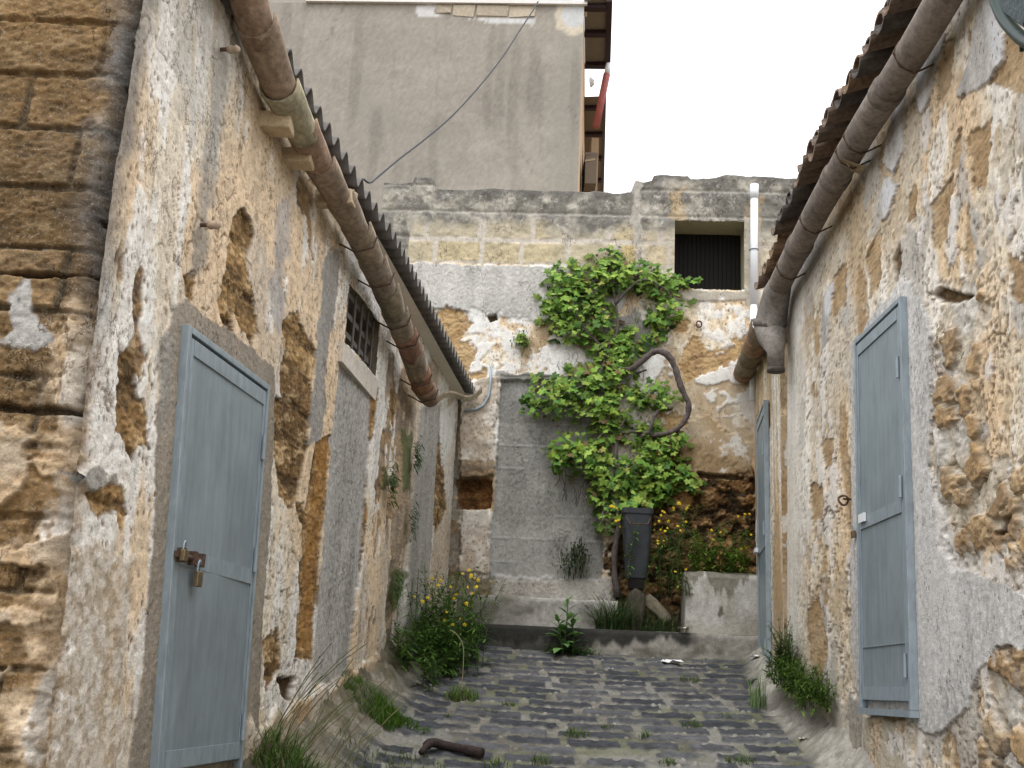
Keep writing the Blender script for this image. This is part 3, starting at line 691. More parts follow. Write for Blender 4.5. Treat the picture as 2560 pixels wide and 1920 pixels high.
# long gutter pipe with joints and iron hooks
ys = list(np.linspace(3.2, 8.22, 40)); js = [-2.5, -.4, 1.6, 3.6, 5.62, 6.62, 7.55, 8.22]
for i in range(7):
    mb = MB(); t = np.linspace(js[i], js[i+1]+(.10 if i < 6 else 0), 10)
    mb.tube([Rgut(y_) for y_ in t], [.092-.006*(k/9) for k in range(10)], 18, colf=lambda t: np.array([.205, .172, .148])*(1+.10*sin(i*2+t*5)))
    mb.build('gutter_pipe', M['clay'], right, smooth=True)
for y_ in js[1:-1]:
    g, g2 = Rgut(y_-.02), Rgut(y_+.07); mb = MB(); mb.tube([g, g2], [.099, .096], 18, (.17, .145, .125)); mb.build('pipe_socket', M['clay'], right, smooth=True)
for y_ in (5.28, 6.18, 6.35, 7.22, 7.9):
    g = Rgut(y_); mb = MB(); mb.tube([g+np.array([.16, .0, -.02]), g+np.array([.02, 0, -.098]), g+np.array([-.06, -.02, -.072]), g+np.array([-.096, -.03, .0]), g+np.array([-.06, -.03, .07])], .006, 5); mb.build('gutter_hook', M['iron'], right)
p = Rgut(6.32); mb = MB(); mb.add([p+np.array(t) for t in ((-.07, -.07, -.085), (.10, .0, -.10), (.10, .13, -.085), (.02, .06, -.105))], [(0, 1, 2, 3)], (.38, .30, .19)); mb.build('tile_shard', M['clay'], right)
# hopper elbow and outlet
e0 = Rgut(8.16); h0 = hR(1662*K, 700*K, .15); h1 = hR(1676*K, 760*K, .13); h2 = hR(1676*K, 800*K, .12)
mb = MB(); D = np.array([0, 0, 1.])
mb.tube([e0, e0+np.array([0, .10, -.03]), h0+np.array([0, 0, -.03]), h0+(h1-h0)*.45, h1, h2], [.092, .108, .128, .118, .068, .064], 16, (.20, .18, .16)); mb.build('outlet_elbow', M['clay'], right, smooth=True)
mb = MB(); mb.tube([h0+np.array([0, -.02, .035]), h0+np.array([0, .0, -.02])], [.137, .134], 16, (.16, .14, .125)); mb.build('elbow_collar', M['clay'], right, smooth=True)
mb = MB(); mb.tube([h2+D*.02, h2-D*.012], [.070, .070], 16, (.11, .095, .085)); mb.build('outlet_rim', M['clay'], right, smooth=True)
# painted strip below the outlet
# door
rdoor, zr2, slabR = door(right, lambda Y, z, o: Rp(Y, z, o+.014), AR, NR, 5.75, 6.575, 1.735, 3.93, True, 0, .475, .33)
mb = MB(); slabR(mb, 6.40, 6.50, zr2+.0, zr2+.05, .041, .055); mb.build('handle_plate', M['white'], rdoor)
mb = MB(); slabR(mb, 5.75, 6.57, 1.700, 1.734, .0, .05); mb.build('threshold', M['galvframe'], rdoor)
# iron rings by the door
for (a, b) in ((1832, 1078),):
    p = hR(a*K, b*K, .02); mb = MB(); mb.tube([p+NR*(.03+.03*sin(t))+np.array([0, 0, .03*cos(t)-.01])+AR*.012*sin(2*t) for t in np.linspace(0, 2*pi, 14)], .007, 6); mb.tube([p-NR*.03, p+NR*.03], .008, 6); mb.build('iron_ring', M['iron'], right)
padlock(hR(1843*K, 1135*K, .03), .9, 'rusty brown padlock hanging on the wall left of the right metal door', AR, NR)

# ================================================================== REAR FACADE BEYOND THE CORNER
rear = thing('stone_house', (2.3, 9.8, 2.0), 'narrow pale facade beyond the gutter outlet at back right, slim grey door', 'house')
N2 = np.array([-1, .137, 0])/math.hypot(1, .137); A2 = np.array([.137, 1, 0])/math.hypot(1, .137)
def R2p(Y, z, off=0.): return np.array([float(XR2(Y, z)), Y, z])+N2*off
s = np.linspace(YK+.01, 10.95, 160); v = np.linspace(0, 1, 420)
Y, V = np.meshgrid(s, v); z0 = fz(Y)-.3; Z = z0+(5.02-z0)*V; x = Y.ravel(); y = Z.ravel()
k, rel = plaster_col(x, y, 300)
k = k*rgb(.86, .84, .80)*(1+.15*fbm(x*9, y*.7, 3, 503))[:, None]
L = Layers(x, y, k, rel, 60)
oc = rgb(.46, .31, .16)*(1+.2*L.w2)[:, None]
L.put(ss(.12, .3, fbm(x*3.3, y*.45, 4, 511))*.8, oc, -.015)
L.put(ss(.9, .3, y-fz(x))*.4, rgb(.35, .32, .27))
P = np.stack([XR2(Y, Z), Y, Z], -1)+L.d.reshape(Y.shape)[..., None]*N2
grid('wall', P, L.c, M['wall'], rear, flip=True)
dp0 = hR2(1664*K, 1405*K); dp1 = hR2(1650*K, 1408*K)
ya, yb = sorted((dp0[1], dp1[1])); zt_ = hR2(1657*K, 872*K)[2]
ya = 9.35; yb = 10.12
fdoor, zr3, slab2 = door(rear, R2p, A2, N2, ya, yb, float(fz(ya))+.06, zt_, True, 0, .47)
mb = MB(); slab2(mb, yb-.16, yb-.02, zr3-.02, zr3+.02, .045, .075); mb.build('handle', M['white'], fdoor)
G0, G1 = hR2(1650*K, 700*K, .12), hR2(1603*K, 815*K, .10)
for i in range(5):
    a, b = G0+(G1-G0)*(i/5), G0+(G1-G0)*((i+1)/5+.06)
    mb = MB(); half_pipe(mb, a+np.array([0, 0, .006]), b, .105, .092, np.array([-1, .137, 0]), [(.21, .155, .105), (.27, .165, .10), (.19, .15, .10), (.22, .18, .12), (.25, .165, .11)][i], a0=.12); mb.build('gutter_tile', M['clay'], rear, smooth=True)
mb = MB(); mb.tube([G1+(G1-G0)*.0, G1+(G1-G0)*.04, G1+(G1-G0)*.07+np.array([0, 0, .02])], [.10, .125, .06], 12, (.40, .39, .37)); mb.build('gutter_stop', M['render'], rear, smooth=True)
mb = MB(); Yv = 8.6
while Yv < 11.0:
    z = float(np.interp(Yv, [G0[1], G1[1]], [G0[2], G1[2]]))+.20; p = np.array([float(XR2(Yv, 5))-.06, Yv, z])
    half_pipe(mb, p, p+ax*.8, .085, .075, np.array([0, 1, 0]), np.array([.2, .15, .11])*rnd.uniform(.7, 1.2), .016, 8, 0., -1); Yv += .19
mb.build('roof_tiles', M['clay'], rear)
print('right ok')

# ================================================================== BACK WALL
back = thing('courtyard_building', (.9, 11, 2.2), 'low stone building closing the alley, dark lichen parapet, walled-up doorway and one black window opening', 'building')
TOPB = wB([(700, 398), (892, 395), (896, 383), (934, 384), (946, 408), (1150, 411), (1362, 418), (1372, 393), (1408, 389), (1412, 378), (1486, 380), (1492, 388), (1545, 387), (1572, 378), (1650, 381), (1722, 384), (1900, 386)])
tx = [p[0] for p in TOPB]; tz = [p[1] for p in TOPB]
S_ = lambda *p: list(p)
def zB(y): return hB(1400, y)[2]
def build_back():
    n, m_ = 480, 520
    xs = np.linspace(-1.5, 3.0, n); v = np.linspace(0, 1, m_)
    Xg, Vg = np.meshgrid(xs, v); top = np.interp(Xg, tx, tz)+.012*fbm(Xg*6, Xg*0, 3, 601); Zg = 1.3+(top-1.3)*Vg
    x = Xg.ravel(); y = Zg.ravel()
    pc, pr = plaster_col(x, y, 400)
    L = Layers(x, y, pc*rgb(.93, .91, .86), pr, 90)
    sc, sr = stone_col(x, y, 400)
    n1 = fbm(x*1.6, y*1.6, 4, 607); n2 = fbm(x*7, y*7, 4, 617)
    tan = mix(rgb(.47, .385, .27), rgb(.41, .295, .17), ss(-.2, .5, n1))*(1+.12*n2)[:, None]
    # plaster of the lower storey: tan with white lime left in clouds
    L.put(ss(-.15, .15, n1+.4*n2+.4*(x-1.2).clip(-.5, .6))*.85, tan, -.008)
    wh = rgb(.76, .75, .72)*(1+.06*L.w2)[:, None]
    L.put(ss(.18, .28, fbm(x*2.4, y*2.6, 5, 627)+.2*n2)*ss(2.9, 3.4, y)*.85, wh, .008)
    gc, gr = grey_col(x, y, 50, (.43, .415, .385), .4)
    # brown rubble low on the right
    m = L.mask(wB([(1640, 1130), (1720, 1120), (1900, 1180), (1930, 1420), (1930, 1640), (1450, 1640), (1560, 1300), (1610, 1180)], False), .06, .12)
    jb, bid = blocks(x+.1*n1, y+.1*n2, .34, .22, 61, .03)
    br = sc*rgb(.60, .54, .48)*(.6+.8*bid[:, None])
    L.put(m, mix(br, sc*.16, 1-jb), -.02+2*sr-.03*(1-jb)+.02*bid)
    L.put(L.mask(wB([(1690, 1060), (1760, 1040), (1880, 1110), (1880, 1180), (1760, 1210), (1700, 1130)], False), .03, .06)*.8, tan*.9, .012)
    # grey cement streak in the middle where the vine climbs
    L.put(L.mask(wB([(1500, 800), (1590, 770), (1640, 860), (1600, 960), (1530, 980), (1490, 900)], False), .03, .05), gc*.72, .012+gr)
    # courses of tuff blocks
    z0, z1, z2, zt1 = zB(664), zB(603), zB(556), zB(470)
    blk = y > z0
    jb1, b1 = blocks(x+.13+.11*fbm(x*1.3, np.floor((y-z0)/(z1-z0))*3.7, 2, 645), y-z0, .47, (z1-z0), 67, .026, .3)
    band = ss(z0-.012, z0+.012, y+.012*n2)
    yel = mix(rgb(.50, .425, .28), rgb(.56, .43, .19), ss(.45, .75, b1))*(1+.16*n2+.12*L.w2)[:, None]
    yel = mix(yel, rgb(.46, .41, .31), ss(.1, .6, n1)*.6)
    mort = rgb(.55, .50, .43)*(1+.08*L.w2)[:, None]
    yel = mix(yel, rgb(.43, .385, .30), ss(z1-.02, z1+.05, y)*.6)
    L.put(band, mix(yel, mort, 1-jb1), .004*jb1+.012*n2*(jb1))
    # weathered lichen towards the top, down to the courses on the left, lower on the right part
    xr = wB([(1590, 500)], False)[0][0]
    lim = np.where(x > xr, zB(585), zB(578)); lim = np.where(x < wB([(1030, 500)], False)[0][0], zB(640), lim)
    lic = mix(rgb(.155, .15, .135), rgb(.34, .32, .275), ss(-.2, .6, fbm(x*7, y*7, 5, 637)))
    f1, f2, cid = worley(x*19+L.w1, y*19+L.w2, 641); lic = lic*(1+.25*L.w2+.15*L.w1)[:, None]; lic = mix(lic, rgb(.50, .485, .45), ss(.30, .12, f1+.15*L.w2)*(cid > .72)*.6)
    up = ss(-.06, .16, y-lim+.12*n1+.07*n2)
    jt = ss(0, .03, np.abs((y-zt1)/.30-np.round((y-zt1)/.30))*.30)
    L.put(up*.92, lic, .012*fbm(x*9, y*9, 4, 643)-.012*(1-jt)); 
    L.put(up*(1-jt)*.45, rgb(.46, .43, .38)*np.ones((len(x), 1)))
    L.put(ss(.10, .02, np.interp(x, tx, tz)-y+.04*n2)*.6, rgb(.13, .125, .115)*np.ones((len(x), 1)))
    rt = (x > xr)*ss(zB(700), zB(640), y)*(1-up); L.put(rt*.55, rgb(.45, .40, .33)*(1+.12*n2)[:, None])
    # vertical mortar joint between the two builds
    L.put(L.mask(wB([(1575, 450), (1600, 450), (1608, 560), (1622, 670), (1590, 675), (1582, 570)], False), .012, .03)*.8, rgb(.42, .39, .345)*(1+.2*L.w2)[:, None], .012)
    L.put(L.mask(wB([(1670, 480), (1705, 470), (1710, 545), (1675, 540)], False), .05, .05)*.6, rgb(.52, .38, .21)*np.ones((len(x), 1)))
    L.put(L.mask(wB([(1868, 500), (1905, 490), (1910, 580), (1870, 590)], False), .05, .05)*.6, rgb(.52, .38, .21)*np.ones((len(x), 1)))
    # cement frame round the window
    L.put(L.mask(wB([(1672, 728), (1870, 728), (1870, 752), (1672, 752)], False), .006, .01), rgb(.46, .42, .35)*(1+.1*L.w2)[:, None], .018)
    L.put(L.mask(wB([(1862, 545), (1902, 545), (1902, 765), (1862, 765)], False), .01, .015)*.8, rgb(.47, .43, .36)*(1+.1*L.w2)[:, None], .01)
    # smooth grey render band
    c2, r2 = grey_col(x, y, 53, (.50, .485, .455), .22)
    L.put(L.mask(wB([(940, 655), (1420, 668), (1580, 668), (1560, 770), (1500, 830), (1400, 808), (1300, 800), (1200, 785), (1120, 772), (940, 770)], False), .006, .014), c2, .020+r2)
    # orange stone and white lime at the left
    for P in ([(1090, 780), (1150, 772), (1175, 800), (1160, 850), (1190, 880), (1175, 930), (1210, 930), (1205, 960), (1140, 950), (1120, 880), (1090, 830)], [(1185, 1200), (1240, 1195), (1240, 1280), (1160, 1280), (1160, 1195)], [(1700, 880), (1730, 850), (1790, 880), (1860, 850), (1860, 900), (1780, 920), (1710, 950)],
              [(1700, 790), (1720, 800), (1715, 830), (1685, 830), (1675, 800)], [(1650, 1030), (1690, 1030), (1720, 1060), (1650, 1080)]):
        L.put(L.mask(wB(P, False), .01, .05)*.95, mix(rgb(.47, .32, .155), rgb(.36, .225, .10), ss(-.2, .5, n2)), -.012+sr)
    for P in ([(1175, 790), (1230, 780), (1310, 800), (1320, 840), (1260, 870), (1210, 860), (1180, 830)], [(1250, 880), (1450, 850), (1480, 900), (1430, 925), (1300, 940), (1240, 935)], [(1600, 900), (1640, 890), (1660, 960), (1640, 1000), (1605, 990)],
              [(1750, 780), (1850, 760), (1860, 840), (1800, 870), (1760, 850)], [(1780, 1000), (1850, 990), (1850, 1020), (1800, 1040)], [(1800, 1110), (1850, 1090), (1860, 1140), (1815, 1180)]):
        L.put(L.mask(wB(P, False), .05, .10)*ss(-.35, .15, fbm(x*9, y*9, 5, 649) + (.35 if P[0][0] < 1500 else -.05))*.85, wh, .006)
    # walled-up doorway with block courses ghosting through the cement
    cd, rd = grey_col(x, y, 57, (.275, .268, .25), .35)
    fy = (y-2.0)/.235; jn = ss(.06, .0, np.abs(fy-np.round(fy)))*ss(-.2, .3, fbm(x*3, y*9, 3, 653))
    cd = cd*(1+.12*fbm(x*2, np.floor(fy)*1.7, 2, 659)+.10*n2)[:, None]; cd = mix(cd, rgb(.40, .395, .38)*np.ones((len(x), 1)), jn*.55)
    dr = L.mask(wB([(1252, 938), (1520, 945), (1510, 1300), (1505, 1460), (1222, 1450)], False), .006, .010)
    L.put(dr, cd, -.055+rd+.006*jn)
    lit = L.mask(wB([(1222, 1300), (1380, 1330), (1365, 1450), (1222, 1445)], False), .05, .04); L.put(lit*.55, rgb(.36, .355, .335)*(1+.1*L.w2)[:, None])
    L.put(L.mask(wB([(1240, 925), (1300, 935), (1520, 940), (1520, 952), (1240, 948)], False), .01, .02)*.8, gc*.55, .01)
    # stone pier at the left of the doorway
    pk = mix(rgb(.46, .39, .31), rgb(.62, .57, .50), ss(-.1, .4, fbm(x*9, y*9, 4, 661)))*(1+.15*L.w2)[:, None]
    f1, f2, cid = worley(x*24, y*24, 663); pk = mix(pk, rgb(.17, .12, .08), ss(.32, .12, f1)*(cid > .6)*.8)
    L.put(L.mask(wB([(1140, 960), (1246, 945), (1240, 1100), (1238, 1190), (1150, 1196), (1146, 1080)], False), .006, .02), pk, .055+.014*n2)
    L.put(L.mask(wB([(1150, 1150), (1238, 1155), (1238, 1196), (1150, 1200)], False), .02, .02)*.8, sc*.6)
    L.put(L.mask(wB([(1140, 1198), (1232, 1196), (1228, 1272), (1140, 1272)], False), .006, .012), sc*rgb(.50, .38, .28), -.13+sr)
    L.put(L.mask(wB([(1156, 1276), (1222, 1276), (1222, 1435), (1140, 1430)], False), .006, .015), mix(pk, rgb(.62, .59, .55)*np.ones((len(x), 1)), ss(3.05, 3.4, y)*.6), .035+.008*n2)
    L.put(L.mask(wB([(1060, 960), (1150, 950), (1150, 1440), (1050, 1440)], False), .02, .03)*.8, mix(rgb(.14, .12, .09), sc*.6, ss(0, .5, n2)), -.02)
    # damp low part
    lo = ss(2.75, 2.25, y+.1*n2); L.put(lo*.45, rgb(.17, .155, .115)*(1+.25*L.w2)[:, None])
    L.put(L.mask(wB([(1100, 1420), (1260, 1450), (1230, 1490), (1090, 1500)], False), .03, .04)*.8, rgb(.13, .10, .05)*(1+.3*L.w2)[:, None])
    L.put(L.mask(wB([(1235, 1440), (1530, 1440), (1530, 1560), (1225, 1560)], False), .02, .03)*.9, gc*.80, .0+gr)
    # holes and a small crack
    for P in ([(1220, 790), (1240, 785), (1245, 800), (1225, 805)], [(1640, 1020), (1680, 1022), (1640, 1028)], [(1745, 1180), (1860, 1190), (1860, 1200), (1750, 1196)]):
        L.put(L.mask(wB(P, False), .008, .01), sc*.2, -.05)
    Pw = BP+BA*(Xg[..., None]/BA[0])+np.array([0, 0, 1.])*Zg[..., None]-BN*L.d.reshape(Xg.shape)[..., None]
    cap = Pw[-1]+BN*.45; Pall = np.concatenate([Pw, cap[None]], 0)
    call = np.concatenate([L.c, lic[-n:]], 0)
    w = wB([(1687, 549), (1862, 549), (1861, 727), (1687, 727)], False)
    sk = (x > w[0][0]) & (x < w[1][0]) & (y > w[2][1]) & (y < w[0][1]); sk = np.concatenate([sk, np.zeros(n, bool)])
    grid('wall', Pall, call, M['wall'], back, skip=sk)
    return w
ww = build_back()
def Bp(X, z, off=0.): return BP+BA*(X/BA[0])+np.array([0, 0, z])-BN*off
x0, x1, zb_, zt_ = ww[0][0]-.015, ww[1][0]+.015, ww[2][1]-.015, ww[0][1]+.015
mb = MB(); bk = recess(mb, Bp(x0, zb_, -.004), Bp(x1, zb_, -.004), Bp(x1, zt_, -.004), Bp(x0, zt_, -.004), -BN, .42, (.42, .385, .27)); wrec = mb.build('window_recess', M['render'], back)
mb = MB(); mb.add([p-BN*.002 for p in bk], [(0, 1, 2, 3)]); 
for i in range(16): mb.box(Bp(x0+.01+(x1-x0-.02)*i/16, zb_+.01, -.415), BA*(x1-x0)/16*.86, -BN*.012, (0, 0, zt_-zb_-.02))
mb.build('shutter', M['dark'], wrec)
mb = MB()
for i in range(14):
    X = rnd.uniform(x0+.28, x0+.55); mb.box(Bp(X, zb_+.002, -rnd.uniform(.03, .15)), (rnd.uniform(.02, .06), 0, .005), (0, .03, 0), (0, 0, rnd.uniform(.01, .035)), rnd.choice([(.55, .53, .5), (.35, .32, .28), (.7, .68, .66)]), .008)
for i in range(4): mb.box(Bp(x0+.20+.06*i, zb_+.004, -.05), (.11, -.01, rnd.uniform(0, .01)), (.0, .03, 0), (0, 0, .014), (.30, .26, .22), .006)
tag(mb.build('rubble_heap', M['stone']), 'small heap of pale crumbled plaster lying on the ledge of the black window', 'rubble')
p = hB(1747, 812, .02); mb = MB(); mb.tube([p-BN*.02+np.array([.028*cos(t), 0, .034*sin(t)]) for t in np.linspace(0, 2*pi, 16)], .008, 6); o = mb.build('iron_ring', M['iron'], back)
mb = MB(); mb.tube([p-BN*.0, p-BN*.035], [.016, .010], 8, (.72, .70, .68)); mb.build('plug', M['clay'], o)

# white drain pipe in front of the back wall
a, b = hB(1886, 462, .10), hB(1882, 1000, .10)
pipe = MB(); mid = hB(1884, 762, .10); pipe.tube([a, mid], .040, 14); pt = pipe.build('drainpipe', M['white'], None, smooth=True)
tag(pt, 'straight white plastic drainpipe standing against the back wall right of the black window', 'pipe')
mb = MB(); mb.tube([mid+(a-mid)*.004, b], .036, 14); mb.build('lower_length', M['white'], pt, smooth=True)
mb = MB(); mb.tube([a+(mid-a)*.12, a], [.045, .045], 14); mb.build('cap', M['white'], pt, smooth=True)
mb = MB(); pz = a+(mid-a)*.55; mb.tube([pz+np.array([.046*cos(t), .046*sin(t), 0]) for t in np.linspace(0, 2*pi, 16)]+[pz+np.array([.04, .1, 0])], .006, 5); mb.build('clip', M['galvframe'], pt)

# bent grey conduit at the corner by the left roof
mb = MB(); mb.tube([hB(*p, .07) for p in ((1228, 915), (1226, 960), (1222, 990), (1210, 1012), (1190, 1024), (1160, 1027))], .014, 8)
tag(mb.build('conduit', M['galvframe'], None, smooth=True), 'thin bent grey conduit on the stone pier where the left eave ends', 'conduit')

# ================================================================== TALL BUILDING BEHIND
tall = thing('apartment_building', (-1.5, 16, 2), 'tall plain grey-brown rendered building behind, with white coping and dark maroon eave', 'building')
TP = np.array([0, 16., 0])
def hT(px, py, off=0.): return hit(px, py, TP-BN*off, BN)
c0, c1 = hT(1262*K, 12*K), hT(1258*K, 415*K)
xe = c0[0]; ztop = float(hT(1000*K, 10*K)[2])
n, m_ = 260, 220
Xg, Zg = np.meshgrid(np.linspace(-9, xe, n), np.linspace(1, ztop, m_)); x = Xg.ravel(); y = Zg.ravel()
k = rgb(.315, .288, .25)*(1+.10*fbm(x*.5, y*1.1, 4, 701)+.07*fbm(x*3, y*3.5, 4, 703)+.10*fbm(x*34, y*34, 2, 705))[:, None]
k = mix(k, rgb(.27, .255, .225), ss(xe-.55, xe-.30, x+.02*fbm(x*5, y*5, 2, 707))*ss(xe+.1, xe-.1, x)*.55)
k = mix(k, rgb(.28, .26, .23), ss(.1, .6, fbm(x*.7, y*.5, 3, 709)+.25*ss(9, 10.3, y))*.4)
pp = lambda pts: [(float(hT(*p)[0]), float(hT(*p)[2])) for p in pts]
k = k*(1-.16*ss(.1, .6, fbm(x*5, y*.45, 4, 713))*ss(7.2, 9.5, y))[:, None]
LT = Layers(x, y, k, x*0, 120); ck = ss(.025, .004, np.abs(fbm(x*.8, y*.9, 5, 717)))*ss(.1, .4, fbm(x*.4, y*.5, 2, 719)); LT.put(ck*.5, rgb(.12, .11, .095)*np.ones((len(x), 1)))
LT.put(LT.mask(pp([(1040, 12), (1090, 12), (1090, 36), (1140, 44), (1045, 42)]), .01, .02), rgb(.58, .57, .56)*(1+.1*LT.w2)[:, None])
LT.put(LT.mask(pp([(1176, 45), (1338, 45), (1336, 64), (1250, 60)]), .01, .02), rgb(.56, .555, .55)*(1+.1*LT.w2)[:, None])
cx_, cz_ = pp([(1434, 38)])[0]
LT.put(ss(.34, .29, np.hypot(x-cx_, (y-cz_)*.85)+.03*LT.w1), rgb(.56, .50, .40)*(1+.1*LT.w2)[:, None]); LT.put(ss(.21, .18, np.hypot(x-cx_, (y-cz_)*.85)), rgb(.52, .53, .53)*(1+.06*LT.w2)[:, None])
grid('wall', TP+BA*(Xg[..., None]/BA[0])+np.array([0, 0, 1.])*Zg[..., None], LT.c, M['render'], tall)
def Tp(X, z, off=0.): return TP+BA*(X/BA[0])+np.array([0, 0, z])-BN*off
# side wall, tan
sd = np.array([.082, 1, 0]); e0 = Tp(xe, 1); 
mb = MB(); P0 = [Tp(xe+.0, 1), Tp(xe, ztop), Tp(xe, ztop)+sd*9, Tp(xe, 1)+sd*9]; mb.add(P0, [(0, 1, 2, 3)], (.50, .36, .235)); mb.build('side_wall', M['render'], tall)
# exposed blocks
mb = MB()
for (xa, xb, ya_, yb_) in ((1088, 1130, 14, 34), (1135, 1186, 17, 40), (1190, 1272, 18, 42), (1275, 1338, 17, 43)):
    p0 = hT(xa, yb_, .0); p1 = hT(xb, ya_, 0); mb.box(Tp(p0[0], p0[2], -.02), BA*(p1[0]-p0[0]), -BN*.035, (0, 0, p1[2]-p0[2]), rnd.choice([(.50, .44, .34), (.46, .40, .31), (.40, .345, .27)]), .02)
mb.build('bare_blocks', M['stone'], tall)
xl = float(hT(662*K, 8*K)[0])
mb = MB(); mb.box(Tp(xl, ztop, -.3), BA*(xe-xl+.06), -BN*.36, (0, 0, .07), (.72, .70, .68)); mb.build('coping', M['render'], tall)
mb = MB(); mb.box(Tp(-9, ztop-.001, -.3), BA*(xl+9), -BN*.29, (0, 0, .3), (.36, .33, .29)); mb.build('parapet', M['render'], tall)
mb = MB(); mb.box(Tp(xl+.02, ztop+.071, -.2), BA*(xe-xl-.1), -BN*.05, (0, 0, .5)); mb.build('eave_panel', M['maroon'], tall)
for px in (1066, 1440, 770):
    p = hT(px, 6); mb = MB(); mb.box(Tp(p[0]-.05, ztop+.071, -.14), BA*.10, -BN*.06, (0, 0, .55)); mb.build('post', M['white'], tall)
# eave along the side: soffit with beams and a maroon fascia
ue = hT(1318*K, 2*K)
def Ep(t, o, z): return Tp(xe, z)+sd*t+BA*o
zs = ztop+.05; wd = .36
mb = MB(); mb.add([Ep(-.1, 0, zs), Ep(-.1, wd, zs+.02), Ep(2.0, wd, zs+.02), Ep(2.0, 0, zs)], [(0, 1, 2, 3)], (.20, .175, .145)); mb.build('soffit', M['render'], tall)
mb = MB(); mb.box(Ep(-.1, wd, zs-.03), sd*2.15, BA*.10, (0, 0, .26)); mb.build('fascia', M['maroon'], tall)
for t in (.0, .75, 1.75): MB().box(Ep(t, .0, zs-.07), sd*.13, BA*wd, (0, 0, .068)).build('beam', M['maroon'], tall)
mb = MB(); mb.add([Ep(2.1, 0, zs-.5), Ep(2.1, .34, zs-.48), Ep(7.5, .34, zs-.48), Ep(7.5, 0, zs-.5)], [(0, 1, 2, 3)], (.20, .165, .13)); mb.box(Ep(2.1, .34, zs-.5), sd*5.4, BA*.06, (0, 0, .10), (.12, .11, .11)); mb.build('lower_soffit', M['render'], tall)
for t in (2.4, 3.4, 4.4, 5.4): MB().box(Ep(t, .01, zs-.56), sd*.10, BA*.33, (0, 0, .058)).build('beam', M['maroon'], tall)
mb = MB(); pd = [hit(a, b, TP+BN*1.6, BN) for a, b in ((1517, 186), (1506, 240), (1490, 318))]; top_ = hit(1522, 160, TP+BN*1.6, BN)
mb.tube([top_, pd[0]], .055, 10, ); o = mb.build('pipe_elbow', M['white'], tall, smooth=True)
mb = MB(); mb.tube(pd, .065, 10); mb.build('downpipe', M['redpipe'], tall, smooth=True)
mb = MB(); mb.box(hit(1462, 458, TP+BN*1.2, BN), (.19, -.01, 0), (0, .8, 0), (0, 0, .52), (.17, .14, .11)); mb.box(hit(1462, 458, TP+BN*1.2, BN)+np.array([-.01, -.01, .52]), (.21, 0, 0), (0, .8, 0), (0, 0, .05), (.15, .125, .105)); mb.box(hit(1462, 405, TP+BN*1.2, BN)+np.array([0, -.012, 0]), (.175, 0, .04), (0, .01, 0), (0, 0, .035), (.34, .27, .19)); mb.build('balcony', M['render'], tall)
mb = MB(); mb.box(hit(1475, 478, TP+BN*2.2, BN), (.13, 0, 0), (0, 2.5, 0), (0, 0, 1.05), (.34, .25, .165)); mb.build('ledge', M['render'], tall)
mb = MB(); p = hit(1476, 206, TP+BN*1.5, BN); mb.tube([p, p+np.array([.06, -.02, 0])], [.10, .05], 12, (.7, .7, .72)); mb.build('lamp', M['paper'], tall)

# slack cable from the tall building down to the left roof
cp = [(1345, 4, 15.9), (1330, 30, 15.5), (1298, 78, 14.9), (1258, 140, 14.3), (1200, 214, 13.6), (1130, 290, 12.9), (1060, 350, 12.3), (1000, 396, 11.8), (930, 455, 11.2), (905, 478, 10.9)]
pts = []
for a, b, Yc in cp: d = ray(a, b); pts.append(C+d*(Yc/d[1]))
def catmull(P, n=6):
    P = [np.array(p, float) for p in P]; P = [2*P[0]-P[1]]+P+[2*P[-1]-P[-2]]; out = []
    for i in range(1, len(P)-2):
        for j in range(n):
            t = j/n; a, b, c, d = P[i-1:i+3]
            out.append(.5*((2*b)+(c-a)*t+(2*a-5*b+4*c-d)*t*t+(3*b-a-3*c+d)*t**3))
    return out+[P[-2]]
pts += [np.array([-1.25, 10.3, 4.82]), np.array([-1.9, 9.7, 4.86])]
mb = MB(); mb.tube(catmull(pts), .011, 6); tag(mb.build('cable', M['cable'], None, smooth=True), 'thin dark cable sagging in front of the tall grey building', 'cable')
print('back ok')

# ================================================================== GROUND
me = MB(); prof = [(-400, -.3), (-3, -.55), (0, -.1), (3, .35), (4, .50), (11.2, float(fz(11.2))-.35), (30, 2.0), (400, 2.0)]
for i in range(len(prof)-1):
    (a, za), (b, zb2) = prof[i], prof[i+1]; me.add([(-400, a, za), (400, a, za), (400, b, zb2), (-400, b, zb2)], [(0, 1, 2, 3)])
tag(me.build('ground', M['ground']), kind='structure')
YS = 10.36                                   # front of the step
def rise_(x, y):
    xl = XL(y, fz(y)); xr = np.where(np.asarray(y) < YK, XR(y, fz(y)), XR2(y, fz(y)))
    dl = np.maximum(x-xl, 0); dr = np.maximum(xr-x, 0)
    return .24*np.clip(1-dl/.46, 0, 1)**1.5*ss(5.0, 5.6, np.asarray(y, float))*(1-.6*ss(8.6, 10, np.asarray(y, float)))+.17*np.clip(1-dr/.22, 0, 1)**1.5
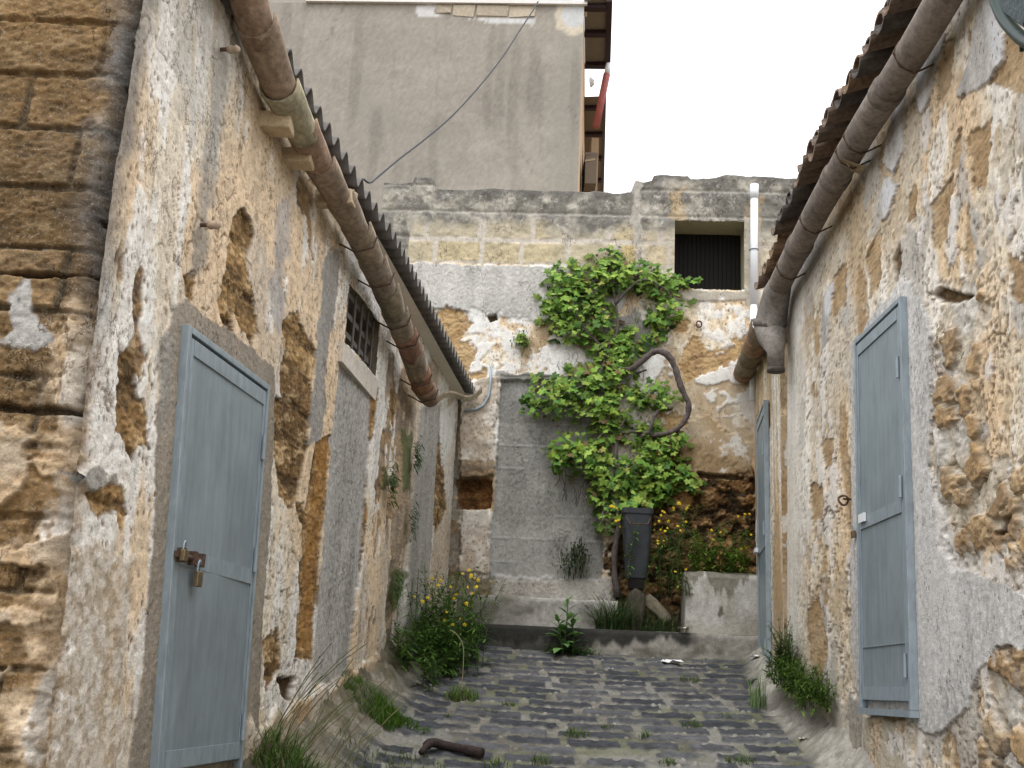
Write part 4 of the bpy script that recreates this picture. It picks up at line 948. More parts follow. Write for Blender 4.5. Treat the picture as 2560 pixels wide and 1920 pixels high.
def build_paving():
    Ys = np.concatenate([np.linspace(-2.5, 5.6, 90)[:-1], np.linspace(5.6, 10.75, 560)]); t = np.linspace(0, 1, 460)
    Yg, T = np.meshgrid(Ys, t, indexing='ij')
    zf = fz(Yg); xl = XL(Yg, zf)-.08; xr = np.where(Yg < YK, XR(Yg, zf), XR2(Yg, zf))+.08
    X = xl+(xr-xl)*T; x = X.ravel(); y = Yg.ravel(); xl = xl.ravel()+.08; xr = xr.ravel()-.08
    n1 = fbm(x*.9, y*.9, 4, 801); n2 = fbm(x*5, y*5, 4, 809); n3 = fbm(x*22, y*22, 3, 811)
    xx = x+.006*n2; yy = y+.005*fbm(x*1.5, y*1.5, 2, 813)
    ph = .205; r = np.floor(yy/ph); ri = r.astype(np.int64); fy = (yy/ph-r)*ph
    wid = .36+.16*_h(ri, ri*0+1, 31); u = xx/wid+_h(ri, ri*0+7, 33); ci = np.floor(u).astype(np.int64); fx = (u-np.floor(u))*wid
    cid = _h(ci, ri, 37); c2 = _h(ci, ri, 41)
    gx = .018+.030*cid; gy0 = .020+.016*c2; gy1 = .026+.018*cid
    d = np.minimum(np.minimum(fx-gx, wid-gx-fx), np.minimum(fy-gy0, ph-gy1-fy))+.004*n2+.005*n3
    st = ss(-.003, .006, d)*(c2 > .03)
    dl = x-xl; dr = xr-x
    el = ss(.40, .12, dl+.14*n1+.05*n2); er = ss(.24, .10, dr+.05*n1+.04*n2)
    er = np.clip(er, 0, 1); cover = np.clip(el+er+ss(.60, .85, n1+.35*n2), 0, 1); st = st*(1-cover)
    soil = mix(rgb(.165, .158, .135), rgb(.105, .10, .082), ss(-.3, .5, n2))*(1+.22*n3)[:, None]
    soil = mix(soil, rgb(.21, .205, .19), ss(.1, .6, fbm(x*2, y*2, 3, 821))*.6)
    moss = ss(.12, .55, fbm(x*1.4+3, y*2.2, 4, 823)+.3*n2+.15*n3); soil = mix(soil, rgb(.10, .11, .05), moss*.45)
    bas = mix(rgb(.040, .043, .050), rgb(.078, .080, .086), ss(.2, .9, cid))*(1+.35*n3+.15*n2)[:, None]
    bas = mix(bas, rgb(.13, .122, .105), ss(.40, .85, fbm(x*3, y*3, 4, 827)-.3*ss(.0, .03, d)+.1)*.55)
    k = mix(soil, bas, st)
    k = mix(k, mix(rgb(.25, .22, .17), rgb(.11, .095, .06), ss(-.35, .25, n1+.6*n2))*(1+.3*n3)[:, None], el*.8)
    k = mix(k, rgb(.33, .31, .275)*(1+.25*n3)[:, None], er*.85)
    f1, f2, cd = worley(x*13, y*13, 831); peb = ss(.26, .16, f1)*(cd > .80)*(1-st); k = mix(k, rgb(.40, .38, .34), peb*.3)
    rel = .03*el*n2+.02*el*np.abs(n3)+.013*st+.007*n3+.010*n2*(1-st)+.016*peb+.008*(cid-.5)*st-.012
    rise = rise_(x, y)+.03*ss(.24, .0, dr)*n2+.035*ss(.5, .1, dl)*n2
    zc = fz(y)+rel+rise-.03*np.sin(np.clip((x-xl)/(xr-xl), 0, 1)*pi)+.012
    P = np.stack([X, Yg, zc.reshape(X.shape)], -1)
    tag(grid('paving', P, k, M['pave']), kind='structure')
build_paving()
def gz_(x, y): return float(fz(y))+float(rise_(x, y))-.02*sin(pi*min(max((x+1.2)/3.3, 0), 1))

# step across the end of the alley, doorstep and planter
def rough_box(name, o, a, b, h, colf, m, parent=None, n=(90, 30, 14), amp=.008, seed=0):
    """box with worn, uneven faces: front, top and two ends as one folded sheet"""
    o, a, b = np.array(o, float), np.array(a, float), np.array(b, float)
    la, lb = np.linalg.norm(a), np.linalg.norm(b)
    u = np.linspace(0, 1, n[0]); path = []
    for t in np.linspace(0, 1, n[2]): path.append((0, t))
    for t in np.linspace(0, 1, n[1])[1:]: path.append((t, 1))
    P = np.zeros((len(path), n[0], 3)); Cc = np.zeros((len(path), n[0], 3)); nrm_f = -b/lb
    for i, (tb, th) in enumerate(path):
        e = np.array([o+a*s_+b*tb+np.array([0, 0, h*th]) for s_ in u])
        nz = fbm(u*la*5+seed, np.full_like(u, (tb*lb+th*h)*5), 4, 901+seed)*amp
        e += (nrm_f if tb == 0 else np.array([0, 0, 1]))*nz[:, None]
        if tb == 0 and th > .9: e += -nrm_f*.012*ss(.9, 1, np.array(th))
        P[i] = e; Cc[i] = colf(u*la, np.full_like(u, tb*lb), np.full_like(u, th*h), tb == 0)
    og = grid(name, P, Cc.reshape(-1, 3), m, parent)
    for s_ in (0, 1):
        q_ = [o+a*s_, o+a*s_+b, o+a*s_+b+np.array([0, 0, h]), o+a*s_+np.array([0, 0, h])]
        e = MB(); e.add(q_, [(0, 1, 2, 3)], tuple(Cc[len(path)//3, 0])); e.build('end_face', m, og if parent is not None else og)
    return og
zS = float(hit(1600, 1577, (0, YS, 0), BN)[2])
def c_step(u, v, h, front):
    n = fbm(u*3, h*8+v*3, 4, 911); f = fbm(u*20, h*20+v*20, 3, 913)
    k = mix(rgb(.30, .285, .25), rgb(.17, .16, .135), ss(-.4, .3, n))*(1+.2*f)[:, None]
    if front:
        drip = ss(.15, .21, h+.05*fbm(u*14, u*0, 3, 917)-.05*ss(1.5, 1.9, u))
        k = mix(k, rgb(.028, .028, .027), drip*ss(2.45, 2.3, u)*.92); k = mix(k, rgb(.035, .035, .032), ss(1.6, 1.1, u)*.8)
    else: k = mix(k, rgb(.08, .078, .06), ss(-.3, .4, n)*.65)
    k = mix(k, rgb(.30, .295, .28), ss(.96, 1., h/.2)*(not front)*.2)
    return k
st = rough_box('step', (-.62, YS+.05, zS-.32), BA*3.02, BN*.75, .32, c_step, M['stone'], None, (240, 30, 30), .008, 3)
tag(st, 'low dark stained stone step running across the end of the alley', 'step')
ds0 = hit(1290, 1560, (0, 10.68, 0), BN); ds1 = hit(1545, 1560, (0, 10.68, 0), BN); dzt = hit(1490, 1500, (0, 10.68, 0), BN)[2]
def c_ds(u, v, h, front):
    n = fbm(u*4, h*6+v*4, 4, 931); f = fbm(u*24, h*24+v*20, 3, 933)
    k = mix(rgb(.33, .32, .295), rgb(.17, .165, .14), ss(-.1, .5, n))*(1+.15*f)[:, None]
    return mix(k, rgb(.12, .115, .09), ss(.9, .3, u)*.6)
o = rough_box('doorstep', (-.42, 10.75, zS+.002), BA*(ds1[0]+.42), BN*.27, dzt-zS, c_ds, M['stone'], None, (120, 14, 16), .010, 5); tag(o, 'worn grey doorstep block below the walled-up doorway', 'doorstep')
pa = hit(1713, 1570, (0, 10.40, 0), BN); pb = hit(1900, 1573, (0, 10.40, 0), BN); pzt = hit(1800, 1432, (0, 10.40, 0), BN)[2]
def c_pl(u, v, h, front):
    n = fbm(u*5, h*3, 4, 941); f = fbm(u*30, h*24+v*20, 3, 943)
    k = mix(rgb(.50, .485, .45), rgb(.40, .375, .325), ss(-.2, .5, n+.3*fbm(u*12, h*1.2, 3, 945)))*(1+.08*f)[:, None]
    top = ss(.40, .44, h+.09*fbm(u*11, u*0, 3, 947)+.05*fbm(u*40, h*5, 2, 948)-.25*ss(.55, .62, u))
    k = mix(k, rgb(.20, .185, .145)*(1+.2*f)[:, None], top*.85)
    k = mix(k, rgb(.10, .085, .06), ss(.035, .015, np.hypot(u-.32, (h-.20)*.6)+.01*f)*.9)
    return mix(k, rgb(.34, .30, .22), ss(.15, .0, h)*.4)
hp = pzt-zS
pl = rough_box('planter', (pa[0], 10.40-.065*pa[0], zS+.003), BA*(pb[0]-pa[0]), BN*.05, hp, c_pl, M['stone'], None, (110, 6, 80), .005, 9)
tag(pl, 'square grey concrete planter box with damp-stained front standing on the step at the right', 'planter')
mb = MB(); o_ = np.array([pa[0], 10.45-.065*pa[0], zS+.003])
mb.box(o_, BA*.05, BN*.36, (0, 0, hp), (.40, .38, .34)); mb.build('side_panel', M['stone'], pl); mb = MB(); mb.box(o_+BA*(pb[0]-pa[0]-.05), BA*.05, BN*.36, (0, 0, hp), (.40, .38, .34)); mb.build('side_panel', M['stone'], pl)
mb = MB(); mb.add([o_+BA*.05+np.array([0, 0, hp-.05]), o_+BA*(pb[0]-pa[0]-.05)+np.array([0, 0, hp-.05]), o_+BA*(pb[0]-pa[0]-.05)+BN*.36+np.array([0, 0, hp-.05]), o_+BA*.05+BN*.36+np.array([0, 0, hp-.05])], [(0, 1, 2, 3)], (.08, .06, .04)); mb.build('soil', M['stone'], pl)

# tapered grey bin standing against the wall beside the vine
bt0, bt1 = hB(1553, 1272, .32), hB(1634, 1274, .32); bb0, bb1 = hB(1570, 1446, .28), hB(1622, 1446, .28)
def ringbox(mb, cz, hw, hd, z, r=.35, n=6):
    vs = []
    for cx_s, cy_s, a0 in ((1, -1, -pi/2), (1, 1, 0), (-1, 1, pi/2), (-1, -1, pi)):
        for k in range(n+1):
            a = a0+pi/2*k/n; vs.append(cz+np.array([cx_s*hw*(1-r)+cos(a)*hw*r, cy_s*hd*(1-r)+sin(a)*hd*r, z]))
    return vs
cb = (bt0+bt1)/2*np.array([1, 1, 0]); zt = bt0[2]; zb2 = bb0[2]; hw = (bt1[0]-bt0[0])/2*.90
mb = MB(); prof = [(hw*.70, zb2, 0), (hw*.90, zb2+(zt-zb2)*.5, 0), (hw*.98, zt-.05, 0), (hw*1.07, zt-.05, 0), (hw*1.08, zt, 0), (hw*.94, zt, 0), (hw*.68, zb2+.03, 0)]
rows = [ringbox(mb, cb, w_, w_*.72, z_) for w_, z_, _ in prof]; N_ = len(rows[0]); vs = sum(rows, []); fs = []
for i in range(len(rows)-1):
    for k in range(N_): fs.append((i*N_+k, i*N_+(k+1) % N_, (i+1)*N_+(k+1) % N_, (i+1)*N_+k))
fs.append(tuple(range(N_))[::-1]); fs.append(tuple((len(rows)-1)*N_+k for k in range(N_)))
mb.add(vs, fs); bn = tag(mb.build('bin', M['plastic'], None, smooth=False), 'tall tapered dark grey plastic bin against the back wall beside the vine stem', 'bin')
mb = MB(); mb.box(cb+np.array([-hw*.5, -hw*.45, zb2-.10]), (hw*1.0, 0, 0), (0, hw*.9, 0), (0, 0, .099)); mb.build('foot', M['dark'], bn)
mb = MB(); mb.tube([cb+np.array([-hw*1.05, -hw*.3, zt-.03]), cb+np.array([-hw*.6, -hw*1.0, zt-.16]), cb+np.array([hw*.6, -hw*1.0, zt-.16]), cb+np.array([hw*1.05, -hw*.3, zt-.03])], .006, 6); mb.build('handle', M['iron'], bn)
def rock(name, c, sz, rot, col, seed, label):
    import bmesh
    from mathutils import noise
    bm = bmesh.new(); bmesh.ops.create_icosphere(bm, subdivisions=4, radius=1); rm = Matrix.Rotation(rot[0], 3, 'Y') @ Matrix.Rotation(rot[1], 3, 'X')
    mb = MB(); vs = []; cs = []
    for v in bm.verts:
        p = v.co.copy(); m_ = max(abs(p.x), abs(p.y), abs(p.z)); p = p*(.55+.45/m_)
        p = p*(1+.16*noise.fractal(p*1.2+Vector((seed, 0, 0)), 1, 2, 4)); e = rm @ Vector((p.x*sz[0], p.y*sz[1], p.z*sz[2]))
        vs.append((c[0]+e.x, c[1]+e.y, c[2]+e.z)); cs.append(tuple(np.array(col)*(1+.4*noise.fractal(p*3, 1, 2, 3))))
    fs = [tuple(v.index for v in f.verts) for f in bm.faces]; bm.free()
    return tag(mb.add(vs, fs, cs).build(name, M['stone'], None, smooth=True), label, 'stone')
rock('stone_block', cb+np.array([0, .02, (zS+zb2-.10)/2]), (hw*.62, hw*.6, (zb2-.10-zS)/2+.02), (.1, .1), (.095, .083, .066), 3, 'rough tan stone block under the grey bin, half hidden by grass')
p = hB(1640, 1520, .24); rock('leaning_stone', p, (.17, .06, .06), (.75, .1), (.27, .235, .175), 9, 'pale slanting stone leaning between the grey bin and the planter')
print('ground ok')

# ================================================================== PLANTS
def unit(v): v = np.array(v, float); return v/(np.linalg.norm(v)+1e-9)
LOBES = [(-2.75, .55), (-2.3, .92), (-1.85, .66), (-1.15, 1.0), (-.62, .66), (0, 1.12), (.62, .66), (1.15, 1.0), (1.85, .66), (2.3, .92), (2.75, .55), (3.14159, .15)]
def leaf(mb, p, nrm, up, s, col):
    nrm = unit(nrm); up = unit(up-nrm*np.dot(up, nrm)); sd = np.cross(up, nrm); p = np.array(p)
    cup = rnd.uniform(-.25, .18)
    vs = [p+nrm*s*.06]
    for a, r in LOBES:
        r *= rnd.uniform(.88, 1.1)*.5*s; vs.append(p+sd*sin(a)*r+up*cos(a)*r+nrm*cup*r*r/s)
    n = len(LOBES); f = .9+.25*rnd.random()
    mb.add(vs, [(0, 1+(i+1) % n, 1+i) for i in range(n)], [tuple(np.array(col)*f)]+[tuple(np.array(col)*f*(.85+.2*(i % 2))) for i in range(n)])
def blade(mb, p, d, h, w, bend, col, seg=4):
    p = np.array(p, float); d = np.array(d, float); sdv = unit(np.cross(d, [0, 0, 1]))*w; vs = []; cs = []
    for i in range(seg+1):
        t = i/seg; c = p+np.array([0, 0, 1.])*h*(t-.35*bend*t*t)+d*h*bend*t*t
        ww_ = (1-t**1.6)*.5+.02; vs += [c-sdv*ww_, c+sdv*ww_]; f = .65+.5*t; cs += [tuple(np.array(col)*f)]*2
    mb.add(vs, [(2*i, 2*i+1, 2*i+3, 2*i+2) for i in range(seg)], cs)
GC = [(.075, .145, .022), (.10, .18, .03), (.055, .115, .022), (.13, .19, .045), (.17, .19, .07)]
def tuft_mb(mb, c, rad, h, n, w=.006, cols=GC, bend=(.2, .9), ry=1.):
    for _ in range(n):
        a = rnd.uniform(0, 2*pi); r = rad*math.sqrt(rnd.random())
        x, y = c[0]+r*cos(a), c[1]+r*sin(a)*ry; z = gz_(x, y)+(c[2] if len(c) > 2 else 0)
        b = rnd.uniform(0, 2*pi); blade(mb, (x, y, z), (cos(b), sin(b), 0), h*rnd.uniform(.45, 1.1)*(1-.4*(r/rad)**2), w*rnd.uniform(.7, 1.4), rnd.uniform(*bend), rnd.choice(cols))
def narrow_leaf(mb, p, d, s, w, col, droop=.4):
    p = np.array(p, float); d = unit(d); sdv = unit(np.cross(d, [0, 0, 1]))*w*.5
    vs = []; cs = []
    for t, ww_ in ((0, .15), (.35, 1.), (.7, .8), (1, .05)):
        c = p+d*s*t-np.array([0, 0, 1])*droop*s*t*t; vs += [c-sdv*ww_, c+sdv*ww_]; cs += [tuple(np.array(col)*(.8+.3*t))]*2
    mb.add(vs, [(2*i, 2*i+1, 2*i+3, 2*i+2) for i in range(3)], cs)
def flower(mb, p, s, nrm, col=(.80, .60, .03)):
    nrm = unit(nrm); u = unit(np.cross(nrm, [0.3, .1, 1])); v = np.cross(nrm, u); vs = [np.array(p)+nrm*s*.15]
    for i in range(10): a = 2*pi*i/10; r = s*(.5 if i % 2 == 0 else .30); vs.append(np.array(p)+u*cos(a)*r+v*sin(a)*r)
    mb.add(vs, [(0, 1+i, 1+(i+1) % 10) for i in range(10)], [(.70, .42, .02)]+[tuple(col)]*10)

# climbing vine -----------------------------------------------------------
vb = hB(1530, 1470, .12)
vine = thing('vine', (vb[0], vb[1], zS), 'bright green leafy vine climbing the back wall with a bare looping branch on its right', 'vine')
def vp(px, py, off): return hB(px, py, off)
def btube(name, pts, rs, par=vine, n=8):
    P = catmull([vp(*p) for p in pts], 5); R_ = np.interp(np.linspace(0, 1, len(P)), np.linspace(0, 1, len(rs)), rs)
    P = [p+np.array([rnd.uniform(-1, 1), rnd.uniform(-1, 1), rnd.uniform(-1, 1)])*.006 for p in P]
    mb = MB(); mb.tube(P, [float(r*rnd.uniform(.85, 1.15)) for r in R_], n, (.11, .085, .075)); return mb.build(name, M['bark'], par, smooth=True)
btube('trunk', [(1545, 1490, .10), (1535, 1400, .12), (1548, 1290, .14), (1528, 1200, .12), (1540, 1110, .10), (1520, 1020, .10), (1500, 950, .09), (1518, 880, .09), (1545, 820, .10), (1535, 740, .12), (1520, 660, .10)], [.034, .030, .028, .024, .020, .018, .016, .014, .012, .010, .006])
btube('branch', [(1565, 930, .10), (1602, 905, .16), (1632, 880, .20), (1664, 882, .22), (1688, 920, .20), (1702, 965, .18), (1721, 1012, .15), (1712, 1050, .13), (1686, 1076, .12), (1640, 1088, .10), (1590, 1080, .09), (1540, 1085, .09)], [.028, .032, .034, .034, .033, .032, .030, .029, .026, .022, .018, .015])
btube('branch', [(1600, 1092, .08), (1622, 1080, .14), (1632, 1050, .16), (1652, 1018, .14)], [.024, .024, .019, .014])
btube('branch', [(1590, 932, .04), (1616, 926, .08)], [.012, .010])
btube('branch', [(1518, 880, .09), (1470, 830, .15), (1430, 770, .16), (1400, 730, .12)], [.014, .011, .008, .005])
btube('branch', [(1540, 760, .12), (1600, 700, .22), (1660, 720, .20), (1690, 770, .14)], [.014, .011, .008, .005])
btube('branch', [(1505, 960, .09), (1440, 970, .16), (1370, 1000, .16), (1330, 1015, .12)], [.013, .010, .007, .004])
mb = MB()
for _ in range(90):
    x = rnd.uniform(1390, 1640); y = rnd.uniform(800, 1330); o1 = rnd.uniform(.03, .2)
    if x > 1580 and y < 1100: continue
    p0 = vp(x, y, o1); d = np.array([rnd.uniform(-.12, .12), rnd.uniform(-.05, .05), rnd.uniform(-.22, .10)])
    mb.tube([p0, p0+d*.5+np.array([rnd.uniform(-.03, .03), 0, 0]), p0+d], [.0045, .0035, .002], 4, (.20, .17, .14))
for _ in range(26):
    x = rnd.uniform(1525, 1600); y = rnd.uniform(700, 980); p0 = vp(x, y, .04); d = np.array([rnd.uniform(-.07, .07), 0, -rnd.uniform(.1, .3)]); mb.tube([p0, p0+d*.5+np.array([.02, -.01, 0]), p0+d], .004, 4, (.33, .30, .26))
for _ in range(16):
    x = rnd.uniform(1385, 1500); y = rnd.uniform(1150, 1240); p0 = vp(x, y, .12); d = np.array([rnd.uniform(-.06, .06), 0, -rnd.uniform(.08, .22)]); mb.tube([p0, p0+d*.5+np.array([.02, -.01, 0]), p0+d], .004, 4, (.06, .05, .045))
mb.build('twig_tangle', mat('dry_twig', None, .95, 0, 30, .3, 0), vine)
CL = [(1545, 880, 60, 40, 60, .16), (1500, 870, 34, 34, 30, .12), (1500, 1085, 60, 30, 55, .14), (1575, 1085, 50, 34, 50, .12), (1620, 1070, 34, 30, 26, .1), (1600, 840, 40, 40, 36, .06), (1590, 1265, 40, 24, 50, .34), (1545, 1275, 30, 30, 34, .28), (1640, 1225, 40, 30, 46, .2), (1730, 1215, 24, 16, 14, .1), (1440, 760, 78, 62, 190, .22), (1415, 695, 52, 38, 80, .18), (1480, 700, 66, 46, 130, .22), (1540, 685, 58, 40, 110, .22), (1520, 642, 30, 26, 36, .16), (1595, 690, 60, 40, 120, .22), (1648, 715, 48, 38, 85, .2), (1672, 768, 46, 38, 85, .2), (1440, 818, 60, 38, 85, .18), (1505, 800, 36, 50, 70, .16),
      (1480, 850, 30, 36, 42, .14), (1555, 865, 22, 48, 50, .14), (1640, 830, 26, 34, 40, .05), (1655, 795, 34, 20, 30, .18), (1700, 705, 26, 12, 16, .10), (1735, 698, 14, 10, 8, .08), (1380, 775, 25, 30, 26, .14),
      (1375, 985, 60, 42, 115, .22), (1335, 1015, 32, 26, 34, .16), (1440, 960, 60, 38, 100, .22), (1500, 940, 48, 36, 70, .18), (1545, 930, 34, 50, 70, .16), (1420, 1020, 50, 28, 55, .16), (1490, 1010, 55, 40, 90, .2), (1560, 1010, 56, 42, 95, .22), (1625, 980, 44, 30, 55, .18), (1660, 1000, 40, 26, 40, .16), (1530, 1050, 50, 26, 50, .16),
      (1435, 1120, 60, 38, 100, .24), (1400, 1150, 32, 28, 34, .18), (1480, 1150, 62, 44, 115, .24), (1540, 1190, 60, 50, 120, .22), (1600, 1170, 52, 44, 95, .22), (1650, 1130, 54, 36, 85, .2), (1690, 1105, 36, 26, 36, .16), (1665, 1180, 50, 34, 70, .2), (1712, 1205, 36, 26, 38, .16), (1580, 1230, 60, 36, 70, .16), (1620, 1245, 44, 26, 36, .12),
      (1510, 1240, 44, 30, 46, .16), (1515, 1305, 28, 28, 26, .14), (1350, 803, 10, 12, 6, .05), (1305, 850, 16, 12, 14, .03)]
mb = MB(); NB = -BN
for cx0, cy0, rx, ry, n, dep in CL:
    for _ in range(int(n*1.08)):
        a = rnd.uniform(0, 2*pi); r = math.sqrt(rnd.random())*rnd.choice([1, 1.05, 1.1, 1.35]); x = cx0+rx*r*cos(a); y = cy0+ry*r*sin(a); o_ = dep*(rnd.random()**.7)*(1.15-.6*r*r)+.02
        low = (y-cy0)/ry; shade = .40+.80*(o_/(dep+.02))-.14*low  # inner shadow painted into colour: leaves near the wall and low down are darker
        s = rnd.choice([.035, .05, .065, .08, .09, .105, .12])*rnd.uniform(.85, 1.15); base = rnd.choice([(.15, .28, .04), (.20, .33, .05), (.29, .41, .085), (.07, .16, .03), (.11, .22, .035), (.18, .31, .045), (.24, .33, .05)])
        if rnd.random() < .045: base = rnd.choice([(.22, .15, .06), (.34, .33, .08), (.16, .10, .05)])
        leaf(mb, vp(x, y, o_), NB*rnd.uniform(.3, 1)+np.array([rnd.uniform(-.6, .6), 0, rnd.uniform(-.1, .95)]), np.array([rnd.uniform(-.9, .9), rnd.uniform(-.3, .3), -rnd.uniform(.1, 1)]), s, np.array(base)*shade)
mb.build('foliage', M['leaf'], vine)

# plants with yellow flowers
def stem_bush(name, label, cat, stems, hgt, flowers, seed, fine=True, lcol=GC[:3], lean=.5, flcol=(.80, .60, .03), leafn=26, ls=.05, base=None):
    r = random.Random(seed); x0, y0, z0 = stems[0]
    t = thing(name, stems[0], label, cat)
    sm = MB(); lm = MB(); fm = MB()
    for i, (x, y, z) in enumerate(stems):
        h = hgt*r.uniform(.5, 1.1); a = r.uniform(0, 2*pi); L_ = lean*r.uniform(.1, 1)*h
        d = np.array([cos(a)*L_, sin(a)*L_*.5-.1*L_, 0]); P = [np.array([x, y, z])+np.array([0, 0, h*(u-.15*lean*u*u)])+d*u*u for u in np.linspace(0, 1, 6)]
        sm.tube(P, [.004, .0035, .003, .0025, .002, .0015], 4, (.10, .14, .05))
        for j in range(leafn):
            u = r.random()**.8; k = min(int(u*5), 4); p = P[k]+(P[k+1]-P[k])*(u*5-k); b = r.uniform(0, 2*pi); s = ls*r.uniform(.6, 1.4)*(1.15-.6*u)
            narrow_leaf(lm, p, (cos(b), sin(b), r.uniform(-.1, .8)), s, s*(.18 if fine else .38), np.array(r.choice(lcol))*r.uniform(.7, 1.2), r.uniform(.1, .6))
        if r.random() < flowers:
            for _ in range(r.choice([1, 1, 2, 3])):
                p = P[-1]+np.array([r.uniform(-.05, .05), r.uniform(-.04, .02), r.uniform(-.06, .05)]); fm = MB(); flower(fm, p, r.uniform(.024, .042), (r.uniform(-.4, .4), -.8, r.uniform(.1, .9)), flcol); fm.build('flower', M['grass'], t)
    sm.build('stems', M['grass'], t); lm.build('leaves', M['grass'], t)
    return t
r = random.Random(3); st = []
for _ in range(52):
    x = r.uniform(-.62, -.08)-.12*r.random(); y = r.uniform(8.9, 10.2); x = max(x, float(XL(y, 2))+.06); st.append((x, y, gz_(x, y)))
stem_bush('flowering_weed', 'tall dark green bush dotted with yellow flowers at the left wall end', 'weed', st, .72, .36, 5, leafn=66, ls=.10, lcol=[(.085, .18, .03), (.12, .235, .04), (.06, .14, .026)])
st = []
for _ in range(44):
    y = r.uniform(8.3, 9.7); x = float(XL(y, 1.9))+r.uniform(.05, .42); st.append((x, y, gz_(x, y)+.02))
stem_bush('weed', 'dense low grassy green weed along the left wall beside the tall yellow flowered one', 'weed', st, .38, .0, 6, leafn=60, ls=.10, lean=.9, lcol=[(.09, .18, .03), (.12, .23, .04), (.07, .15, .028)])
st = []
for _ in range(22):
    p = hit(r.uniform(1560, 1730) if _ % 3 == 0 else r.uniform(1640, 1730), 1450, (0, 10.58 if _ % 3 == 0 else 10.72, 0), BN); st.append((p[0], p[1]+r.uniform(-.05, .08), pzt-.05-r.uniform(0, .2)))
stem_bush('flowering_weed', 'loose weed with small yellow flowers against brown rubble left of the planter', 'weed', st, .95, .7, 8, leafn=44, ls=.085, lean=.75, lcol=[(.08, .17, .03), (.11, .21, .04), (.16, .26, .06)])
st = []
for _ in range(34):
    x = r.uniform(pa[0]+.10, pb[0]-.06); st.append((x, 10.50+r.uniform(0, .22)-.065*x, pzt-.05))
stem_bush('planter_weed', 'bright yellow-green weeds filling the concrete planter', 'plant', st, .52, .12, 9, leafn=60, ls=.09, lean=.6, lcol=[(.19, .30, .045), (.24, .36, .06), (.15, .26, .04)])
# trailing bit at the planter corner
st = [hit(1700+8*i, 1440, (0, 10.38, 0), BN) for i in range(4)]
stem_bush('trailing_weed', 'yellowing trailing weed hanging over the left corner of the planter', 'weed', [tuple(p-np.array([0, 0, .18])) for p in st], .24, .1, 10, fine=False, leafn=18, ls=.06, lcol=[(.22, .24, .05), (.17, .22, .05)])
# broad leaved plant in the middle of the step
p = hit(1405, 1612, (0, YS-.12, 0), BN)
def broad_plant(label, base, h, n, s, seed, cols, nm='broad_leaf_weed'):
    r = random.Random(seed); t = thing(nm, base, label, 'weed'); b = np.array(base)
    sm = MB(); lm = MB()
    for k in range(3):
        off = np.array([r.uniform(-.05, .08), r.uniform(-.03, .03), 0]); hh = h*r.uniform(.7, 1.)
        P = [b+off+np.array([.03*sin(u*2+k), 0, hh*u]) for u in np.linspace(0, 1, 6)]; sm.tube(P, [.008, .007, .006, .006, .005, .003], 6, (.10, .17, .05))
        for i in range(n):
            u = (i+.5)/n; p = P[min(int(u*5), 4)]; a = i*2.4+k; q_ = s*(1.25-.75*u)*r.uniform(.8, 1.15)
            narrow_leaf(lm, b+off+np.array([.03*sin(u*2+k), 0, hh*u]), (cos(a), sin(a), .4+.8*u), q_, q_*.30, np.array(r.choice(cols))*r.uniform(.8, 1.15), .55-.3*u)
    sm.build('stems', M['grass'], t); lm.build('leaves', M['grass'], t)
    return t
broad_plant('upright dark green plant with long pointed leaves growing at the middle of the step', (p[0], p[1], gz_(p[0], p[1])), .50, 17, .22, 11, [(.11, .22, .06), (.13, .25, .07), (.16, .29, .085)])

def tuft(px, py, rad, h, n, label, group=None, w=.006, cols=GC, bend=(.2, .9), name='grass_tuft', ry=1., dz=0.):
    p = hF(px, py); t = MB(); tuft_mb(t, (p[0], p[1], dz), rad, h, n, w, cols, bend, ry)
    c = thing(name, (p[0], p[1], gz_(p[0], p[1])), label, 'grass', group); t.build('blades', M['grass'], c); return c
def stuft(px, py, rad, h, n, label, w=.006, cols=GC):
    p = hit(px, py, (0, 10.56, 0), BN); t = MB()
    for _ in range(n):
        a = rnd.uniform(0, 2*pi); q_ = rad*math.sqrt(rnd.random()); b = rnd.uniform(0, 2*pi)
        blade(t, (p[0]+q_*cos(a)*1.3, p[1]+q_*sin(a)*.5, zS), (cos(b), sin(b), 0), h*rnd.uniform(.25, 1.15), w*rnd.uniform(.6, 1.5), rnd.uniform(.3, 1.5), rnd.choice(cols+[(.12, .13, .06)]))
    c = thing('grass_tuft', (p[0], p[1], zS), label, 'grass'); t.build('blades', M['grass'], c); return c
DG = [(.05, .11, .022), (.07, .14, .025), (.04, .09, .02)]
tuft(925, 1815, .22, .17, 1500, 'large round bright green grass clump on the paving near the left wall', cols=[(.075, .16, .015), (.10, .20, .02), (.06, .13, .015)], bend=(.3, 1.1), w=.005)
tuft(1010, 1815, .10, .09, 150, 'low grass clump just right of the large round clump', cols=GC[:3])
tuft(1058, 1828, .06, .06, 110, 'tiny cushion of grass right of the large clump and its neighbour', cols=[(.09, .17, .02)])
tuft(1155, 1742, .12, .14, 260, 'grass tuft with one long dry stalk, in front of the yellow flowered weed', cols=GC)
tuft(1895, 1770, .07, .30, 60, 'pale upright clump of stiff blades on the paving near the right wall', w=.011, cols=[(.20, .29, .12), (.15, .25, .07), (.25, .33, .17)], bend=(.02, .3))
tuft(1880, 1560*1.06+60, .05, .05, 40, 'small weed rosette in front of the pale upright clump', cols=DG, w=.012)
tuft(1430, 1628, .26, .13, 260, 'strip of low grass along the foot of the step, beside the broad-leaved plant', cols=DG, ry=.3, bend=(.3, 1.2))
tuft(1505, 1622, .10, .16, 60, 'spiky green weed at the foot of the step right of the broad-leaved plant', cols=DG, w=.012)
stuft(1540, 1565, .15, .46, 340, 'long dark grass growing on the step around the stone under the grey bin', cols=[(.03, .075, .02), (.045, .10, .025), (.06, .12, .03)], w=.008)
